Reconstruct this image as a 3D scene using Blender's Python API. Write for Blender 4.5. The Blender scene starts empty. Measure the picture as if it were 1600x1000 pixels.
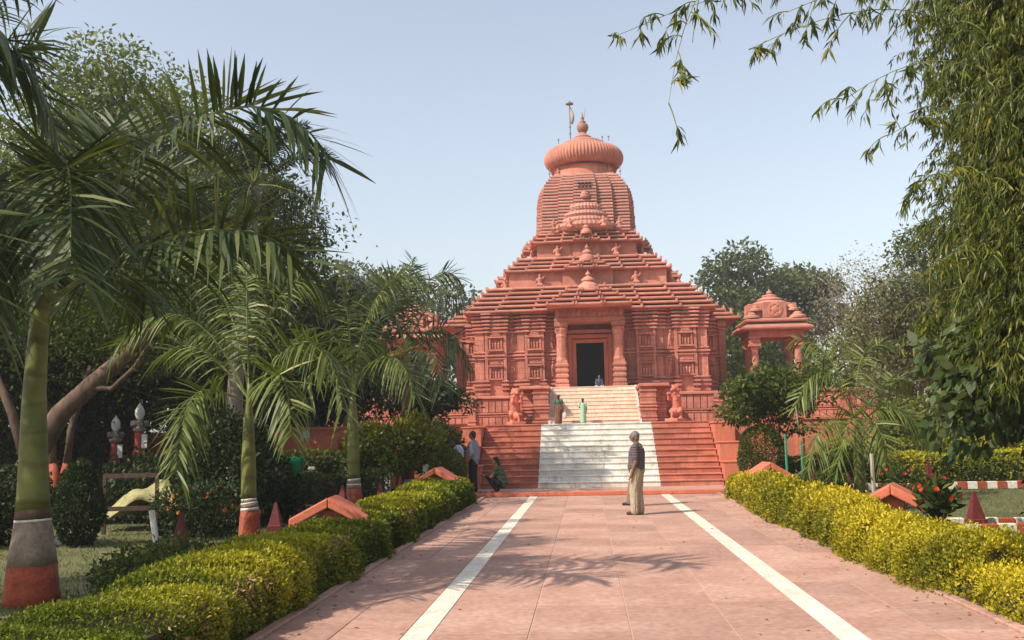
import bpy, bmesh, math, random
import numpy as np
from mathutils import Vector, Matrix
random.seed(7); RNG = np.random.default_rng(11)
SC = bpy.context.scene
COL = SC.collection
PI = math.pi

# ---------------------------------------------------------------- camera, world, sun, exposure
cam = bpy.data.cameras.new('camera'); cam_o = bpy.data.objects.new('camera', cam); COL.objects.link(cam_o)
cam.sensor_width = 36.0; cam.lens = 33.75; cam.clip_start = 0.05; cam.clip_end = 3000
cam_o.matrix_world = (Matrix.Translation((-0.33, 0, 1.65)) @ Matrix.Rotation(math.radians(4.25), 4, 'Z')
                      @ Matrix.Rotation(math.radians(96.86), 4, 'X') @ Matrix.Rotation(math.radians(-1.2), 4, 'Z'))
SC.camera = cam_o
SUN_EL, SUN_AZ = 45.0, 235.0          # azimuth clockwise from +Y: the sun stands behind the camera, to the left
wd = bpy.data.worlds.new('World'); SC.world = wd; wd.use_nodes = True
wn = wd.node_tree.nodes; wl = wd.node_tree.links
bg = wn['Background']
sky = wn.new('ShaderNodeTexSky'); sky.sky_type = 'NISHITA'; sky.sun_disc = False
sky.sun_elevation = math.radians(SUN_EL); sky.sun_rotation = math.radians(SUN_AZ)
sky.air_density = 1.6; sky.dust_density = 1.3; sky.ozone_density = 4.0; sky.altitude = 0
hs = wn.new('ShaderNodeHueSaturation'); hs.inputs['Saturation'].default_value = .56; hs.inputs['Hue'].default_value = .508; wl.new(sky.outputs[0], hs.inputs['Color']); wl.new(hs.outputs[0], bg.inputs[0]); bg.inputs[1].default_value = 0.138
sun = bpy.data.lights.new('sun', 'SUN'); sun_o = bpy.data.objects.new('sun', sun); COL.objects.link(sun_o)
sun.energy = 4.4; sun.angle = math.radians(0.6); sun.color = (1.0, 0.90, 0.76)
az, el = math.radians(SUN_AZ), math.radians(SUN_EL)
to_sun = Vector((math.sin(az) * math.cos(el), math.cos(az) * math.cos(el), math.sin(el)))
sun_o.rotation_euler = to_sun.to_track_quat('Z', 'Y').to_euler(); sun_o.location = to_sun * 60
vs = SC.view_settings; vs.view_transform = 'Standard'; vs.look = 'None'; vs.gamma = 1; vs.use_curve_mapping = False
vs.exposure = 0.48
SC.cycles.max_bounces = 6; SC.cycles.transparent_max_bounces = 6; SC.cycles.diffuse_bounces = 3

# ---------------------------------------------------------------- helpers
class MB:
    def __init__(s): s.v = []; s.f = []; s.mi = []; s.cur = 0
    def add(s, vs_, fs):
        o = len(s.v); s.v += [tuple(p) for p in vs_]; s.f += [tuple(i + o for i in f) for f in fs]; s.mi += [s.cur] * len(fs); return s
    def box(s, x0, x1, y0, y1, z0, z1, c=0.0):
        if c <= 0:
            return s.add([(x0,y0,z0),(x1,y0,z0),(x1,y1,z0),(x0,y1,z0),(x0,y0,z1),(x1,y0,z1),(x1,y1,z1),(x0,y1,z1)],
                  [(0,3,2,1),(4,5,6,7),(0,1,5,4),(1,2,6,5),(2,3,7,6),(3,0,4,7)])
        r = []
        for z, e in ((z0, c), (z0 + c, 0), (z1 - c, 0), (z1, c)):
            r.append([(x0+e,y0+e,z),(x1-e,y0+e,z),(x1-e,y1-e,z),(x0+e,y1-e,z)])
        return s.loft(r)
    def loft(s, rings, cap=True, closed=True):
        n = len(rings[0]); vs_ = [p for r in rings for p in r]; fs = []
        for k in range(len(rings) - 1):
            for i in range(n if closed else n - 1):
                j = (i + 1) % n; fs.append((k*n+i, k*n+j, (k+1)*n+j, (k+1)*n+i))
        if cap: fs.append(tuple(range(n - 1, -1, -1))); fs.append(tuple((len(rings)-1)*n + i for i in range(n)))
        return s.add(vs_, fs)
    def revolve(s, c, prof, n=24, flute=0, amp=0.0):
        rings = []
        for r, z in prof:
            ring = []
            for i in range(n):
                a = 2*PI*i/n; rr = r * (1 + (amp * math.cos(flute * a) if flute else 0))
                ring.append((c[0] + rr*math.cos(a), c[1] + rr*math.sin(a), c[2] + z))
            rings.append(ring)
        return s.loft(rings)
    def tube(s, pts, radii, n=6):
        pts = [Vector(p) for p in pts]; rings = []
        if not hasattr(radii, '__len__'): radii = [radii] * len(pts)
        up = Vector((0.13, 0.21, 1)).normalized()
        for i, p in enumerate(pts):
            t = (pts[min(i+1, len(pts)-1)] - pts[max(i-1, 0)]).normalized()
            a = t.cross(up)
            if a.length < 0.05: a = t.cross(Vector((1, 0, 0)))
            a.normalize(); b = t.cross(a); up = b if abs(t.z) > .9 and False else up
            rings.append([tuple(p + (a*math.cos(2*PI*k/n) + b*math.sin(2*PI*k/n)) * radii[i]) for k in range(n)])
        return s.loft(rings)
    def ellip(s, c, r, n=12, m=8):
        rings = []
        for j in range(m + 1):
            t = -PI/2 + PI*j/m; q = max(math.cos(t), 0.02)
            rings.append([(c[0]+r[0]*q*math.cos(2*PI*i/n), c[1]+r[1]*q*math.sin(2*PI*i/n), c[2]+r[2]*math.sin(t)) for i in range(n)])
        return s.loft(rings)
    def capsule(s, a, b, ra, rb, n=10):
        a, b = Vector(a), Vector(b); d = (b - a); L = d.length; d = d.normalized() if L > 1e-6 else Vector((0,0,1))
        u = d.orthogonal().normalized(); w = d.cross(u); rings = []
        for k in range(4):
            t = -PI/2 + (PI/2)*k/3.0; q = max(math.cos(t), .03); o = a + d*ra*math.sin(t)
            rings.append([tuple(o + (u*math.cos(2*PI*i/n)+w*math.sin(2*PI*i/n))*ra*q) for i in range(n)])
        for k in range(4):
            t = (PI/2)*k/3.0; q = max(math.cos(t), .03); o = b + d*rb*math.sin(t)
            rings.append([tuple(o + (u*math.cos(2*PI*i/n)+w*math.sin(2*PI*i/n))*rb*q) for i in range(n)])
        return s.loft(rings)
    def mesh(s, name, mats, smooth=False):
        me = bpy.data.meshes.new(name); me.from_pydata(s.v, [], s.f)
        if not isinstance(mats, (list, tuple)): mats = [mats]
        for m in mats: me.materials.append(m)
        if len(mats) > 1: me.polygons.foreach_set('material_index', s.mi)
        if smooth: me.polygons.foreach_set('use_smooth', [True] * len(me.polygons))
        me.update(); return me
    def build(s, name, mats, parent=None, smooth=False, loc=None, rz=0):
        o = bpy.data.objects.new(name, s.mesh(name, mats, smooth)); COL.objects.link(o); o.parent = parent
        if loc is not None: o.location = loc
        if rz: o.rotation_euler.z = rz
        return o
def fixn(o):
    bm = bmesh.new(); bm.from_mesh(o.data); bmesh.ops.recalc_face_normals(bm, faces=bm.faces); bm.to_mesh(o.data); bm.free(); return o
def tag(o, label=None, cat=None, group=None, kind=None):
    if label: o['label'] = label
    if cat: o['category'] = cat
    if group: o['group'] = group
    if kind: o['kind'] = kind
    return o
def empty(name, loc=(0,0,0), rz=0):
    o = bpy.data.objects.new(name, None); o.empty_display_size = .2; COL.objects.link(o); o.location = loc; o.rotation_euler.z = rz; return o
def inst(o, parent, loc=None, rz=None, sc=None):
    c = o.copy(); COL.objects.link(c); c.parent = parent
    if loc is not None: c.location = loc
    if rz is not None: c.rotation_euler.z = rz
    if sc is not None: c.scale = sc
    return c
def copy_tree(o, parent=None):
    c = o.copy(); COL.objects.link(c); c.parent = parent
    for ch in list(o.children): copy_tree(ch, c)
    return c
def remesh(mb, voxel, smooth=4, mats=None, name='body', parent=None):
    """one continuous surface out of overlapping closed shapes"""
    me = mb.mesh(name + '_src', []); ob = bpy.data.objects.new(name + '_src', me); COL.objects.link(ob)
    m = ob.modifiers.new('r', 'REMESH'); m.mode = 'VOXEL'; m.voxel_size = voxel; m.use_smooth_shade = True
    if smooth: k = ob.modifiers.new('s', 'SMOOTH'); k.factor = .5; k.iterations = smooth
    dg = bpy.context.evaluated_depsgraph_get(); dg.update()
    out = bpy.data.meshes.new_from_object(ob.evaluated_get(dg)); out.name = name
    bpy.data.objects.remove(ob); bpy.data.meshes.remove(me)
    out.materials.clear(); out.materials.append(mats)
    o = bpy.data.objects.new(name, out); COL.objects.link(o); o.parent = parent
    return o

# ---------------------------------------------------------------- materials
def srgb(r, g, b):
    f = lambda c: (c/255/12.92 if c/255 <= .04045 else ((c/255+.055)/1.055)**2.4)
    return (f(r), f(g), f(b), 1)
def newmat(name):
    m = bpy.data.materials.new(name); m.use_nodes = True
    return m, m.node_tree.nodes, m.node_tree.links, m.node_tree.nodes['Principled BSDF']
def ramp(N, stops):
    r = N.new('ShaderNodeValToRGB'); e = r.color_ramp.elements
    e[0].position, e[0].color = stops[0]; e[1].position, e[1].color = stops[1]
    for p, c in stops[2:]:
        q = e.new(p); q.color = c
    return r
def mixc(N, L, a, b, fac, mode='MIX'):
    m = N.new('ShaderNodeMix'); m.data_type = 'RGBA'; m.blend_type = mode
    for sock, val in ((m.inputs[0], fac), (m.inputs[6], a), (m.inputs[7], b)):
        if hasattr(val, 'is_output'): L.new(val, sock)
        else: sock.default_value = val
    return m.outputs[2]
def stone(name, base, dark, light, scale=1.4, rough=.85, bump=.25, stain=None, stain_amt=.5, rnd=.18, fine=28, top=None, blocks=None):
    m, N, L, P = newmat(name)
    g = N.new('ShaderNodeNewGeometry'); pos = g.outputs['Position']
    n1 = N.new('ShaderNodeTexNoise'); n1.inputs['Scale'].default_value = scale; n1.inputs['Detail'].default_value = 6; n1.inputs['Roughness'].default_value = .65
    n2 = N.new('ShaderNodeTexNoise'); n2.inputs['Scale'].default_value = fine; n2.inputs['Detail'].default_value = 4
    L.new(pos, n1.inputs['Vector']); L.new(pos, n2.inputs['Vector'])
    r1 = ramp(N, [(.28, dark), (.72, light), (.5, base)]); L.new(n1.outputs[0], r1.inputs[0])
    c = mixc(N, L, r1.outputs[0], (.5, .5, .5, 1), .0)
    r2 = ramp(N, [(.3, (.78, .78, .78, 1)), (.7, (1.12, 1.12, 1.12, 1))]); L.new(n2.outputs[0], r2.inputs[0])
    c = mixc(N, L, c, r2.outputs[0], 1.0, 'MULTIPLY')
    if rnd:
        oi = N.new('ShaderNodeObjectInfo'); mr = N.new('ShaderNodeMapRange'); mr.inputs[3].default_value = 1 - rnd; mr.inputs[4].default_value = 1 + rnd
        L.new(oi.outputs['Random'], mr.inputs[0])
        cb = N.new('ShaderNodeCombineColor')
        for k in range(3): L.new(mr.outputs[0], cb.inputs[k])
        c = mixc(N, L, c, cb.outputs[0], 1.0, 'MULTIPLY')
    if stain:
        mp = N.new('ShaderNodeMapping'); mp.inputs['Scale'].default_value = (2.6, 2.6, .38); L.new(pos, mp.inputs[0])
        n3 = N.new('ShaderNodeTexNoise'); n3.inputs['Scale'].default_value = 1.6; n3.inputs['Detail'].default_value = 7; n3.inputs['Roughness'].default_value = .7
        L.new(mp.outputs[0], n3.inputs['Vector'])
        r3 = ramp(N, [(.52, (0, 0, 0, 1)), (.70, (stain_amt,)*3 + (1,))]); L.new(n3.outputs[0], r3.inputs[0])
        c = mixc(N, L, c, stain, r3.outputs[0])
    bk = None
    if blocks:                                # courses of cut stone with thin dark joints
        s1 = N.new('ShaderNodeSeparateXYZ'); L.new(pos, s1.inputs[0]); ad = N.new('ShaderNodeMath'); L.new(s1.outputs[0], ad.inputs[0]); L.new(s1.outputs[1], ad.inputs[1])
        cv = N.new('ShaderNodeCombineXYZ'); L.new(ad.outputs[0], cv.inputs[0]); L.new(s1.outputs[2], cv.inputs[1])
        bk = N.new('ShaderNodeTexBrick'); bk.inputs['Scale'].default_value = 1.0; bk.inputs['Brick Width'].default_value = blocks[0]; bk.inputs['Row Height'].default_value = blocks[1]; bk.inputs['Mortar Size'].default_value = .012; bk.inputs['Mortar Smooth'].default_value = .3
        bk.inputs['Color1'].default_value = (1, 1, 1, 1); bk.inputs['Color2'].default_value = (.84, .82, .82, 1); bk.inputs['Mortar'].default_value = (.62, .58, .56, 1); L.new(cv.outputs[0], bk.inputs['Vector'])
        c = mixc(N, L, c, bk.outputs['Color'], 1.0, 'MULTIPLY')
    if top:                                   # lichen and soot gather on upward faces
        sx = N.new('ShaderNodeSeparateXYZ'); L.new(g.outputs['True Normal'], sx.inputs[0])
        m1 = N.new('ShaderNodeMapRange'); m1.inputs[1].default_value = .35; m1.inputs[2].default_value = .9; L.new(sx.outputs[2], m1.inputs[0])
        n4 = N.new('ShaderNodeTexNoise'); n4.inputs['Scale'].default_value = 3.5; n4.inputs['Detail'].default_value = 6; L.new(pos, n4.inputs['Vector'])
        m2 = N.new('ShaderNodeMapRange'); m2.inputs[1].default_value = .35; m2.inputs[2].default_value = .65; m2.inputs[4].default_value = .8; L.new(n4.outputs[0], m2.inputs[0])
        mm = N.new('ShaderNodeMath'); mm.operation = 'MULTIPLY'; L.new(m1.outputs[0], mm.inputs[0]); L.new(m2.outputs[0], mm.inputs[1])
        c = mixc(N, L, c, top, mm.outputs[0])
    L.new(c, P.inputs['Base Color']); P.inputs['Roughness'].default_value = rough; P.inputs['Specular IOR Level'].default_value = .3
    if bump:
        b = N.new('ShaderNodeBump'); b.inputs['Strength'].default_value = bump; b.inputs['Distance'].default_value = .02
        L.new(n2.outputs[0], b.inputs['Height']); L.new(b.outputs[0], P.inputs['Normal'])
    return m
def plain(name, col, rough=.6, var=.15, scale=12, metal=0, bump=.1):
    return stone(name, col, tuple(x*(1-var) for x in col[:3])+(1,), tuple(min(1, x*(1+var)) for x in col[:3])+(1,), scale=scale, rough=rough, bump=bump, rnd=0)
def leaf(name, c0, c1, c2, rough=.55, trans=.3, spec=.25):
    """leaf colours run c0..c2 with each leaf's own tint"""
    m, N, L, P = newmat(name)
    at = N.new('ShaderNodeAttribute'); at.attribute_name = 'tint'
    r = ramp(N, [(0, c0), (1, c2), (.5, c1)]); L.new(at.outputs['Fac'], r.inputs[0])
    L.new(r.outputs[0], P.inputs['Base Color']); P.inputs['Roughness'].default_value = rough; P.inputs['Specular IOR Level'].default_value = spec
    t = N.new('ShaderNodeBsdfTranslucent'); tc = mixc(N, L, r.outputs[0], (1.25, 1.3, .55, 1), 1.0, 'MULTIPLY'); L.new(tc, t.inputs[0])
    mx = N.new('ShaderNodeMixShader'); mx.inputs[0].default_value = trans
    L.new(P.outputs[0], mx.inputs[1]); L.new(t.outputs[0], mx.inputs[2])
    L.new(mx.outputs[0], N['Material Output'].inputs[0]); return m
def bark(name, a, b, scale=8):
    m, N, L, P = newmat(name)
    tc = N.new('ShaderNodeTexCoord'); mp = N.new('ShaderNodeMapping'); mp.inputs['Scale'].default_value = (1, 1, .25); L.new(tc.outputs['Object'], mp.inputs[0])
    n = N.new('ShaderNodeTexNoise'); n.inputs['Scale'].default_value = scale; n.inputs['Detail'].default_value = 8; L.new(mp.outputs[0], n.inputs['Vector'])
    r = ramp(N, [(.3, a), (.7, b)]); L.new(n.outputs[0], r.inputs[0]); L.new(r.outputs[0], P.inputs['Base Color']); P.inputs['Roughness'].default_value = .9
    bp = N.new('ShaderNodeBump'); bp.inputs['Strength'].default_value = .6; bp.inputs['Distance'].default_value = .03; L.new(n.outputs[0], bp.inputs['Height']); L.new(bp.outputs[0], P.inputs['Normal'])
    return m
M = {}
M['sand'] = stone('pink_sandstone', (.53, .205, .14, 1), (.42, .15, .105, 1), (.61, .265, .195, 1), stain=(.21, .10, .08, 1), stain_amt=.65, blocks=(.7, .3), bump=.6, fine=16)
M['roof'] = stone('roof_sandstone', (.52, .20, .135, 1), (.42, .15, .10, 1), (.60, .26, .185, 1), stain=(.25, .155, .125, 1), stain_amt=.75, top=(.30, .19, .15, 1))
M['tower'] = stone('tower_sandstone', (.53, .235, .175, 1), (.45, .195, .145, 1), (.59, .28, .215, 1), stain=(.27, .2, .17, 1), stain_amt=.85, top=(.27, .2, .165, 1))
M['redstone'] = stone('red_step_stone', (.47, .155, .10, 1), (.38, .115, .075, 1), (.55, .20, .14, 1), scale=2.2, stain=(.25, .11, .08, 1), stain_amt=.5, rnd=.22)
M['paint_red'] = stone('red_painted_wall', (.55, .17, .10, 1), (.48, .14, .085, 1), (.60, .21, .13, 1), scale=.8, stain=(.3, .12, .09, 1), stain_amt=.4, rnd=.06)
M['marble'] = stone('white_marble', (.72, .68, .60, 1), (.60, .54, .45, 1), (.80, .78, .73, 1), scale=2.0, rough=.45, bump=.08, stain=(.34, .29, .24, 1), stain_amt=.7, rnd=.09)
M['beige'] = stone('beige_marble', (.74, .56, .43, 1), (.66, .46, .33, 1), (.8, .66, .54, 1), scale=3.0, rough=.5, bump=.1, stain=(.55, .3, .18, 1), stain_amt=.5, rnd=.12)
M['slab'] = stone('pink_paving', (.43, .245, .18, 1), (.36, .19, .14, 1), (.51, .315, .245, 1), scale=1.1, rough=.8, bump=.2, stain=(.30, .16, .13, 1), stain_amt=.55, rnd=.14, fine=14)
M['joint'] = plain('paving_bed', (.50, .34, .27, 1), .95, .25)
M['strip'] = stone('cream_strip', (.70, .62, .50, 1), (.60, .51, .40, 1), (.78, .70, .58, 1), scale=2.5, rough=.7, bump=.15, stain=(.45, .33, .25, 1), stain_amt=.5, rnd=.06)
M['dark'] = plain('painted_interior_shade', (.03, .022, .018, 1), .9, .2)
M['copper'] = plain('bronze_pot', (.30, .14, .08, 1), .5, .3)
M['metal'] = plain('grey_pole', (.25, .20, .18, 1), .5, .2)
M['flag'] = plain('flag_cloth', (.42, .36, .33, 1), .9, .1)
M['hood'] = plain('red_painted_concrete', (.56, .155, .085, 1), .7, .12, 5)
M['cone'] = plain('dark_red_paint', (.13, .022, .022, 1), .7, .25, 8)
M['white'] = plain('white_paint', (.62, .59, .55, 1), .6, .12, 6)
M['redband'] = stone('red_trunk_paint', (.34, .065, .03, 1), (.24, .045, .025, 1), (.42, .09, .045, 1), scale=7, rnd=0, stain=(.22, .15, .11, 1), stain_amt=.7)
M['greyband'] = stone('weathered_trunk', (.24, .17, .125, 1), (.15, .11, .08, 1), (.33, .25, .19, 1), scale=5, rnd=0)
M['whiteband'] = plain('white_trunk_paint', (.68, .62, .55, 1), .8, .15, 9)
M['soil'] = plain('soil', (.14, .09, .06, 1), .95, .35, 5)
# ================================================================= TEMPLE (local frame: centre of the tower, front towards -y)
TX, TY = -0.06, 46.4
T = tag(empty('temple', (TX, TY, 0)), 'pink sandstone temple with tiered pyramid roof and ribbed round crown', 'temple')
SIDES = {'front': 0.0, 'right': PI/2, 'left': -PI/2}
def rot_pts(pts, a):
    c, s = math.cos(a), math.sin(a); return [(x*c - y*s, x*s + y*c, z) for x, y, z in pts]
def course(h, z0, lip, back, rise, segs, prots, name, mat, parent, stud=True, skip_mid=0.0, deep=.55, jit=.006):
    """one course of roof slabs: every slab a piece with a lip and a sloping top; mitred at the corners"""
    nb = len(segs)                                  # segs: break fractions of h, from centre outwards, last = 1
    for sname, ang in SIDES.items():
        bounds = []
        prev = 0.0
        for k, fr in enumerate(segs):
            a, b = prev*h, fr*h; prev = fr
            if k == 0: bounds.append((-b, b, prots[0], 0))
            else: bounds += [(a, b, prots[k], 1 if k == nb-1 else 0), (-b, -a, prots[k], -1 if k == nb-1 else 0)]
        for xa, xb, p, corner in bounds:
            if sname == 'front' and skip_mid and abs(xa + xb) < .01:
                continue
            zz = z0 + random.uniform(-jit, jit); pj = p + random.uniform(-.012, .012)
            prof = [(0.035, zz), (0, zz + .03), (0, zz + lip - .03), (.03, zz + lip), (back, zz + lip + rise), (deep + p, zz + lip + rise), (deep + p, zz)]
            ra, rb = [], []
            for d, z in prof:
                y = -(h + pj) + d; inn = d - pj
                ra.append(((xa + .004) if corner != -1 else -(h - d) if p == 0 else -(h - max(inn, 0)), y, z))
                rb.append(((xb - .004) if corner != 1 else (h - d) if p == 0 else (h - max(inn, 0)), y, z))
            mb = MB(); mb.loft([rot_pts(ra, ang), rot_pts(rb, ang)])
            if stud and (xb - xa) > .3:
                for q in (xb - .05,):
                    n0 = len(mb.v); mb.box(q - .05, q + .05, -(h + pj) - .03, -(h + pj) + .1, zz + lip*.3, zz + lip + .07); mb.v[n0:] = rot_pts(mb.v[n0:], ang)
                if corner:
                    xc = corner*(h - .06); n0 = len(mb.v)
                    mb.loft([[(xc-.05,-h-.01,zz+lip-.02),(xc+.05,-h-.01,zz+lip-.02),(xc+.05,-h+.12,zz+lip-.02),(xc-.05,-h+.12,zz+lip-.02)],
                             [(xc+corner*.03-.015,-h+.0,zz+lip+.07),(xc+corner*.03+.015,-h+.0,zz+lip+.07),(xc+corner*.03+.015,-h+.03,zz+lip+.07),(xc+corner*.03-.015,-h+.03,zz+lip+.07)]])
                    mb.v[n0:] = rot_pts(mb.v[n0:], ang)
            fixn(mb.build(name, mat, parent))
def tier(n, h0, h1, z0, z1, segs, prots, **kw):
    st = (z1 - z0)/n
    for k in range(n):
        h = h0 + (h1 - h0)*k/max(n-1, 1)
        course(h, z0 + st*k, st*.48, .24, st*.10, segs, prots, 'roof_slab', M['roof'], T, **kw)
SEG = (.17, .42, .72, 1.0); PR = (.26, .255, .13, 0.0)
tier(6, 5.46, 4.50, 6.92, 8.24, SEG, PR)
tier(4, 3.76, 3.18, 8.95, 9.78, SEG, (.2, .195, .1, 0))
tier(3, 2.60, 2.32, 10.48, 11.08, (.17, .42, .72, 1.0), (.16, .155, .08, 0))
# masonry mass behind the slabs
core = MB()
def sq(h, z): return [(-h,-h,z),(h,-h,z),(h,h,z),(-h,h,z)]
core.loft([sq(5.0, .1), sq(5.0, 6.95), sq(5.05, 6.96), sq(4.2, 8.2), sq(3.52, 8.25), sq(3.52, 8.98), sq(3.4, 9.0), sq(2.9, 9.76), sq(2.28, 9.78), sq(2.28, 10.5), sq(2.1, 10.52), sq(1.9, 11.1), sq(1.85, 12.4), sq(1.2, 13.9)])
# carve the doorway out of the mass: build it as two halves and a lintel instead of a solid front
core = MB()
core.loft([sq(5.0, 6.93), sq(5.02, 6.96), sq(4.2, 8.2), sq(3.52, 8.25), sq(3.52, 8.98), sq(3.4, 9.0), sq(2.9, 9.76), sq(2.28, 9.78), sq(2.28, 10.5), sq(2.1, 10.52), sq(1.9, 11.1), sq(1.85, 12.4), sq(1.2, 13.9)])
core.build('roof_core', M['roof'], T)
wb = MB(); wb.box(-5.0, -1.35, -5.0, -4.2, .1, 6.93); wb.box(1.35, 5.0, -5.0, -4.2, .1, 6.93)
wb.box(-1.345, -.62, -4.7, -4.25, 1.0, 6.93); wb.box(.62, 1.345, -4.7, -4.25, 1.0, 6.93); wb.box(-.618, .618, -4.695, -4.25, 5.66, 6.92)
wb.box(-5.0, -4.2, -4.19, 5.0, .1, 6.92); wb.box(4.2, 5.0, -4.19, 5.0, .1, 6.92); wb.box(-4.19, 4.19, 4.2, 5.0, .1, 6.92)
wb.build('wall', M['sand'], T)
fl = MB(); fl.box(-4.19, 4.19, -4.24, 4.19, 3.3, 3.5); fl.box(-1.34, 1.34, -6.3, -4.25, 2.2, 3.52); fl.build('floor', M['beige'], T)
inn = MB(); inn.box(-4.19, 4.19, .2, .4, 3.5, 6.9); inn.build('dark_door_backing', M['dark'], T)  # near-black panel: the shade inside the doorway is put into its colour
# door surround: nested frames
for k, (w, y) in enumerate(((.60, -4.78), (.78, -4.90), (.96, -5.02))):
    df = MB(); t = .16; zt = 5.58 + .2*k
    df.box(-w - t, -w, y, -4.6, 3.5, zt + t, .02); df.box(w, w + t, y, -4.6, 3.5, zt + t, .02); df.box(-w + .002, w - .002, y + .003, -4.6, zt, zt + t - .003, .02)
    df.build('door_frame', M['paint_red'] if k < 2 else M['sand'], T)
# necks between the tiers: pale panels, posts and small statues
def neck(h, z0, z1, cols):
    for sname, ang in SIDES.items():
        for xa, xb, p in cols:
            mb = MB(); mb.box(xa, xb, -(h + p), -(h - .2), z0, z1, .01); mb.v = rot_pts(mb.v, ang); mb.build('neck_panel', M['roof'], T)
neck(3.52, 8.2, 8.97, ((-3.5, -2.2, .03), (-2.18, -1.15, .06), (-1.13, 1.13, .28), (1.15, 2.18, .06), (2.2, 3.5, .03)))
neck(2.28, 9.72, 10.5, ((-2.27, -1.4, .03), (-1.38, -.68, .06), (-.66, .66, .2), (.68, 1.38, .06), (1.4, 2.27, .03)))
def small_statue(name='statue', mat=None, parent=None):
    mb = MB()
    mb.ellip((0, 0, .08), (.17, .14, .09)); mb.capsule((-.07, -.08, .14), (.12, -.1, .12), .06, .05); mb.capsule((.07, -.08, .14), (-.12, -.1, .12), .06, .05)
    mb.capsule((0, 0, .15), (0, 0, .38), .10, .12); mb.capsule((-.13, 0, .4), (-.18, -.06, .25), .045, .04); mb.capsule((.13, 0, .4), (.2, -.04, .5), .045, .04)
    mb.ellip((0, -.01, .54), (.075, .08, .09)); mb.capsule((0, 0, .6), (0, .01, .68), .05, .02)
    return remesh(mb, .022, 2, mat, name, parent)
st0 = small_statue('statue', M['roof'], T); st0.location = (0, -3.95, 8.22)
places = [(-2.15, -3.72, 8.22), (2.15, -3.72, 8.22), (0, -2.62, 9.76), (-1.35, -2.5, 9.76), (1.35, -2.5, 9.76)]
for x, y, z in places: inst(st0, T, (x, y, z))
for s in (-1, 1):
    for x, y, z in ((3.72, -2.1, 8.22), (3.72, 0, 8.22), (3.72, 2.1, 8.22), (4.05, -1.2, 8.2), (4.05, 0.2, 8.25), (2.55, 0, 9.76), (2.6, -1.3, 9.76), (2.95, -.4, 9.7), (2.95, .7, 9.7), (3.75, -3.0, 8.22), (4.2, -.7, 8.1)):
        c = inst(st0, T, (s*x, y, z), s*PI/2, (1.0, 1, 1))
# gables over the three storeys of the front, with domes and pots
def dome(parent, c, r, h, name='roof_cap', mat=None, pot=True):
    mb = MB(); mb.revolve(c, [(r, 0), (r*1.02, h*.10), (r*.9, h*.28), (r*.55, h*.42), (r*.5, h*.46), (r*.62, h*.50), (r*.6, h*.58), (r*.36, h*.68), (r*.16, h*.72), (r*.15, h*.76), (r*.24, h*.82), (r*.2, h*.9), (r*.06, h*.95), (r*.02, h*1.06)], 20)
    return mb.build(name, mat or M['roof'], parent, smooth=False)
def gable(n, y0, w0, w1, z0, z1, dy, ang=0.0):
    st = (z1 - z0)/n
    for k in range(n):
        w = w0 + (w1 - w0)*k/max(n-1, 1); y = y0 + dy*k; z = z0 + st*k
        mb = MB(); lip = st*.48
        for (a, b) in ((-w, -w*.33), (-w*.33 + .008, w*.33 - .008), (w*.33, w)):
            r1 = [(a, y + .03, z), (a, y, z + .03), (a, y, z + lip - .02), (a, y + .03, z + lip), (a, y + .3, z + st*.6), (a, y + 2.0, z + st*.6), (a, y + 2.0, z)]
            m2 = MB(); m2.loft([r1, [(b, q[1], q[2]) for q in r1]])
            for q in (a + .06, b - .06): m2.box(q - .04, q + .04, y - .03, y + .08, z + lip*.5, z + lip + .05)
            m2.v = rot_pts(m2.v, ang); fixn(m2.build('porch_slab', M['roof'], T))
gable(4, -7.2, 1.78, .98, 6.93, 7.82, .2)
dome(T, (0, -6.05, 7.66), .46, .86)
gable(2, -4.45, 1.02, .8, 8.95, 9.36, .14)
dome(T, (0, -4.0, 9.28), .36, .78)
gable(2, -3.1, .62, .5, 10.48, 10.82, .1)
dome(T, (0, -3.0, 10.76), .26, .6)
for s in (-1, 1):                                  # the same gables on the flanks close the outline of the pyramid
    gable(2, -4.45, 1.02, .8, 8.95, 9.36, .14, s*PI/2); dome(T, (s*3.95, 0, 9.28), .26, .42)
    gable(2, -3.1, .62, .5, 10.48, 10.82, .1, s*PI/2); dome(T, (s*2.9, 0, 10.76), .2, .34)
    gable(3, -5.15, 1.5, 1.1, 7.55, 8.2, .2, s*PI/2); dome(T, (s*4.55, 0, 8.15), .4, .55)
    inst(st0, T, (s*4.3, -.9, 8.25), s*PI/2, (1.2, 1.2, 1.2)); inst(st0, T, (s*4.25, .9, 8.25), s*PI/2, (1.2, 1.2, 1.2)); inst(st0, T, (s*3.1, -.6, 9.76), s*PI/2, (1.1, 1.1, 1.1))
# side porches
for s in (-1, 1):
    for k in range(3):
        w = 1.95 - .16*k; x1 = 6.95 - .3*k; z = 6.78 + .21*k
        mb = MB(); a, b = sorted((s*4.9, s*x1)); mb.box(a, b, -w, w, z, z + .13, .03); mb.build('porch_slab', M['roof'], T)
        for yy in (-w + .05, w - .05):
            f = MB(); f.revolve((s*(x1 - .08), yy, z + .1), [(.06, 0), (.05, .08), (.01, .18)], 6); f.build('finial', M['roof'], T)
    mb = MB(); a, b = sorted((s*4.98, s*6.25)); mb.box(a, b, -1.5, 1.5, .1, 6.75); mb.build('porch_wall', M['sand'], T)
    mb = MB(); a, b = sorted((s*4.99, s*5.55)); mb.box(a, b, -3.4, 3.4, .1, 6.7); mb.build('side_bay', M['sand'], T)
    dome(T, (s*5.3, 0, 7.4), .6, 1.0)
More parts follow.
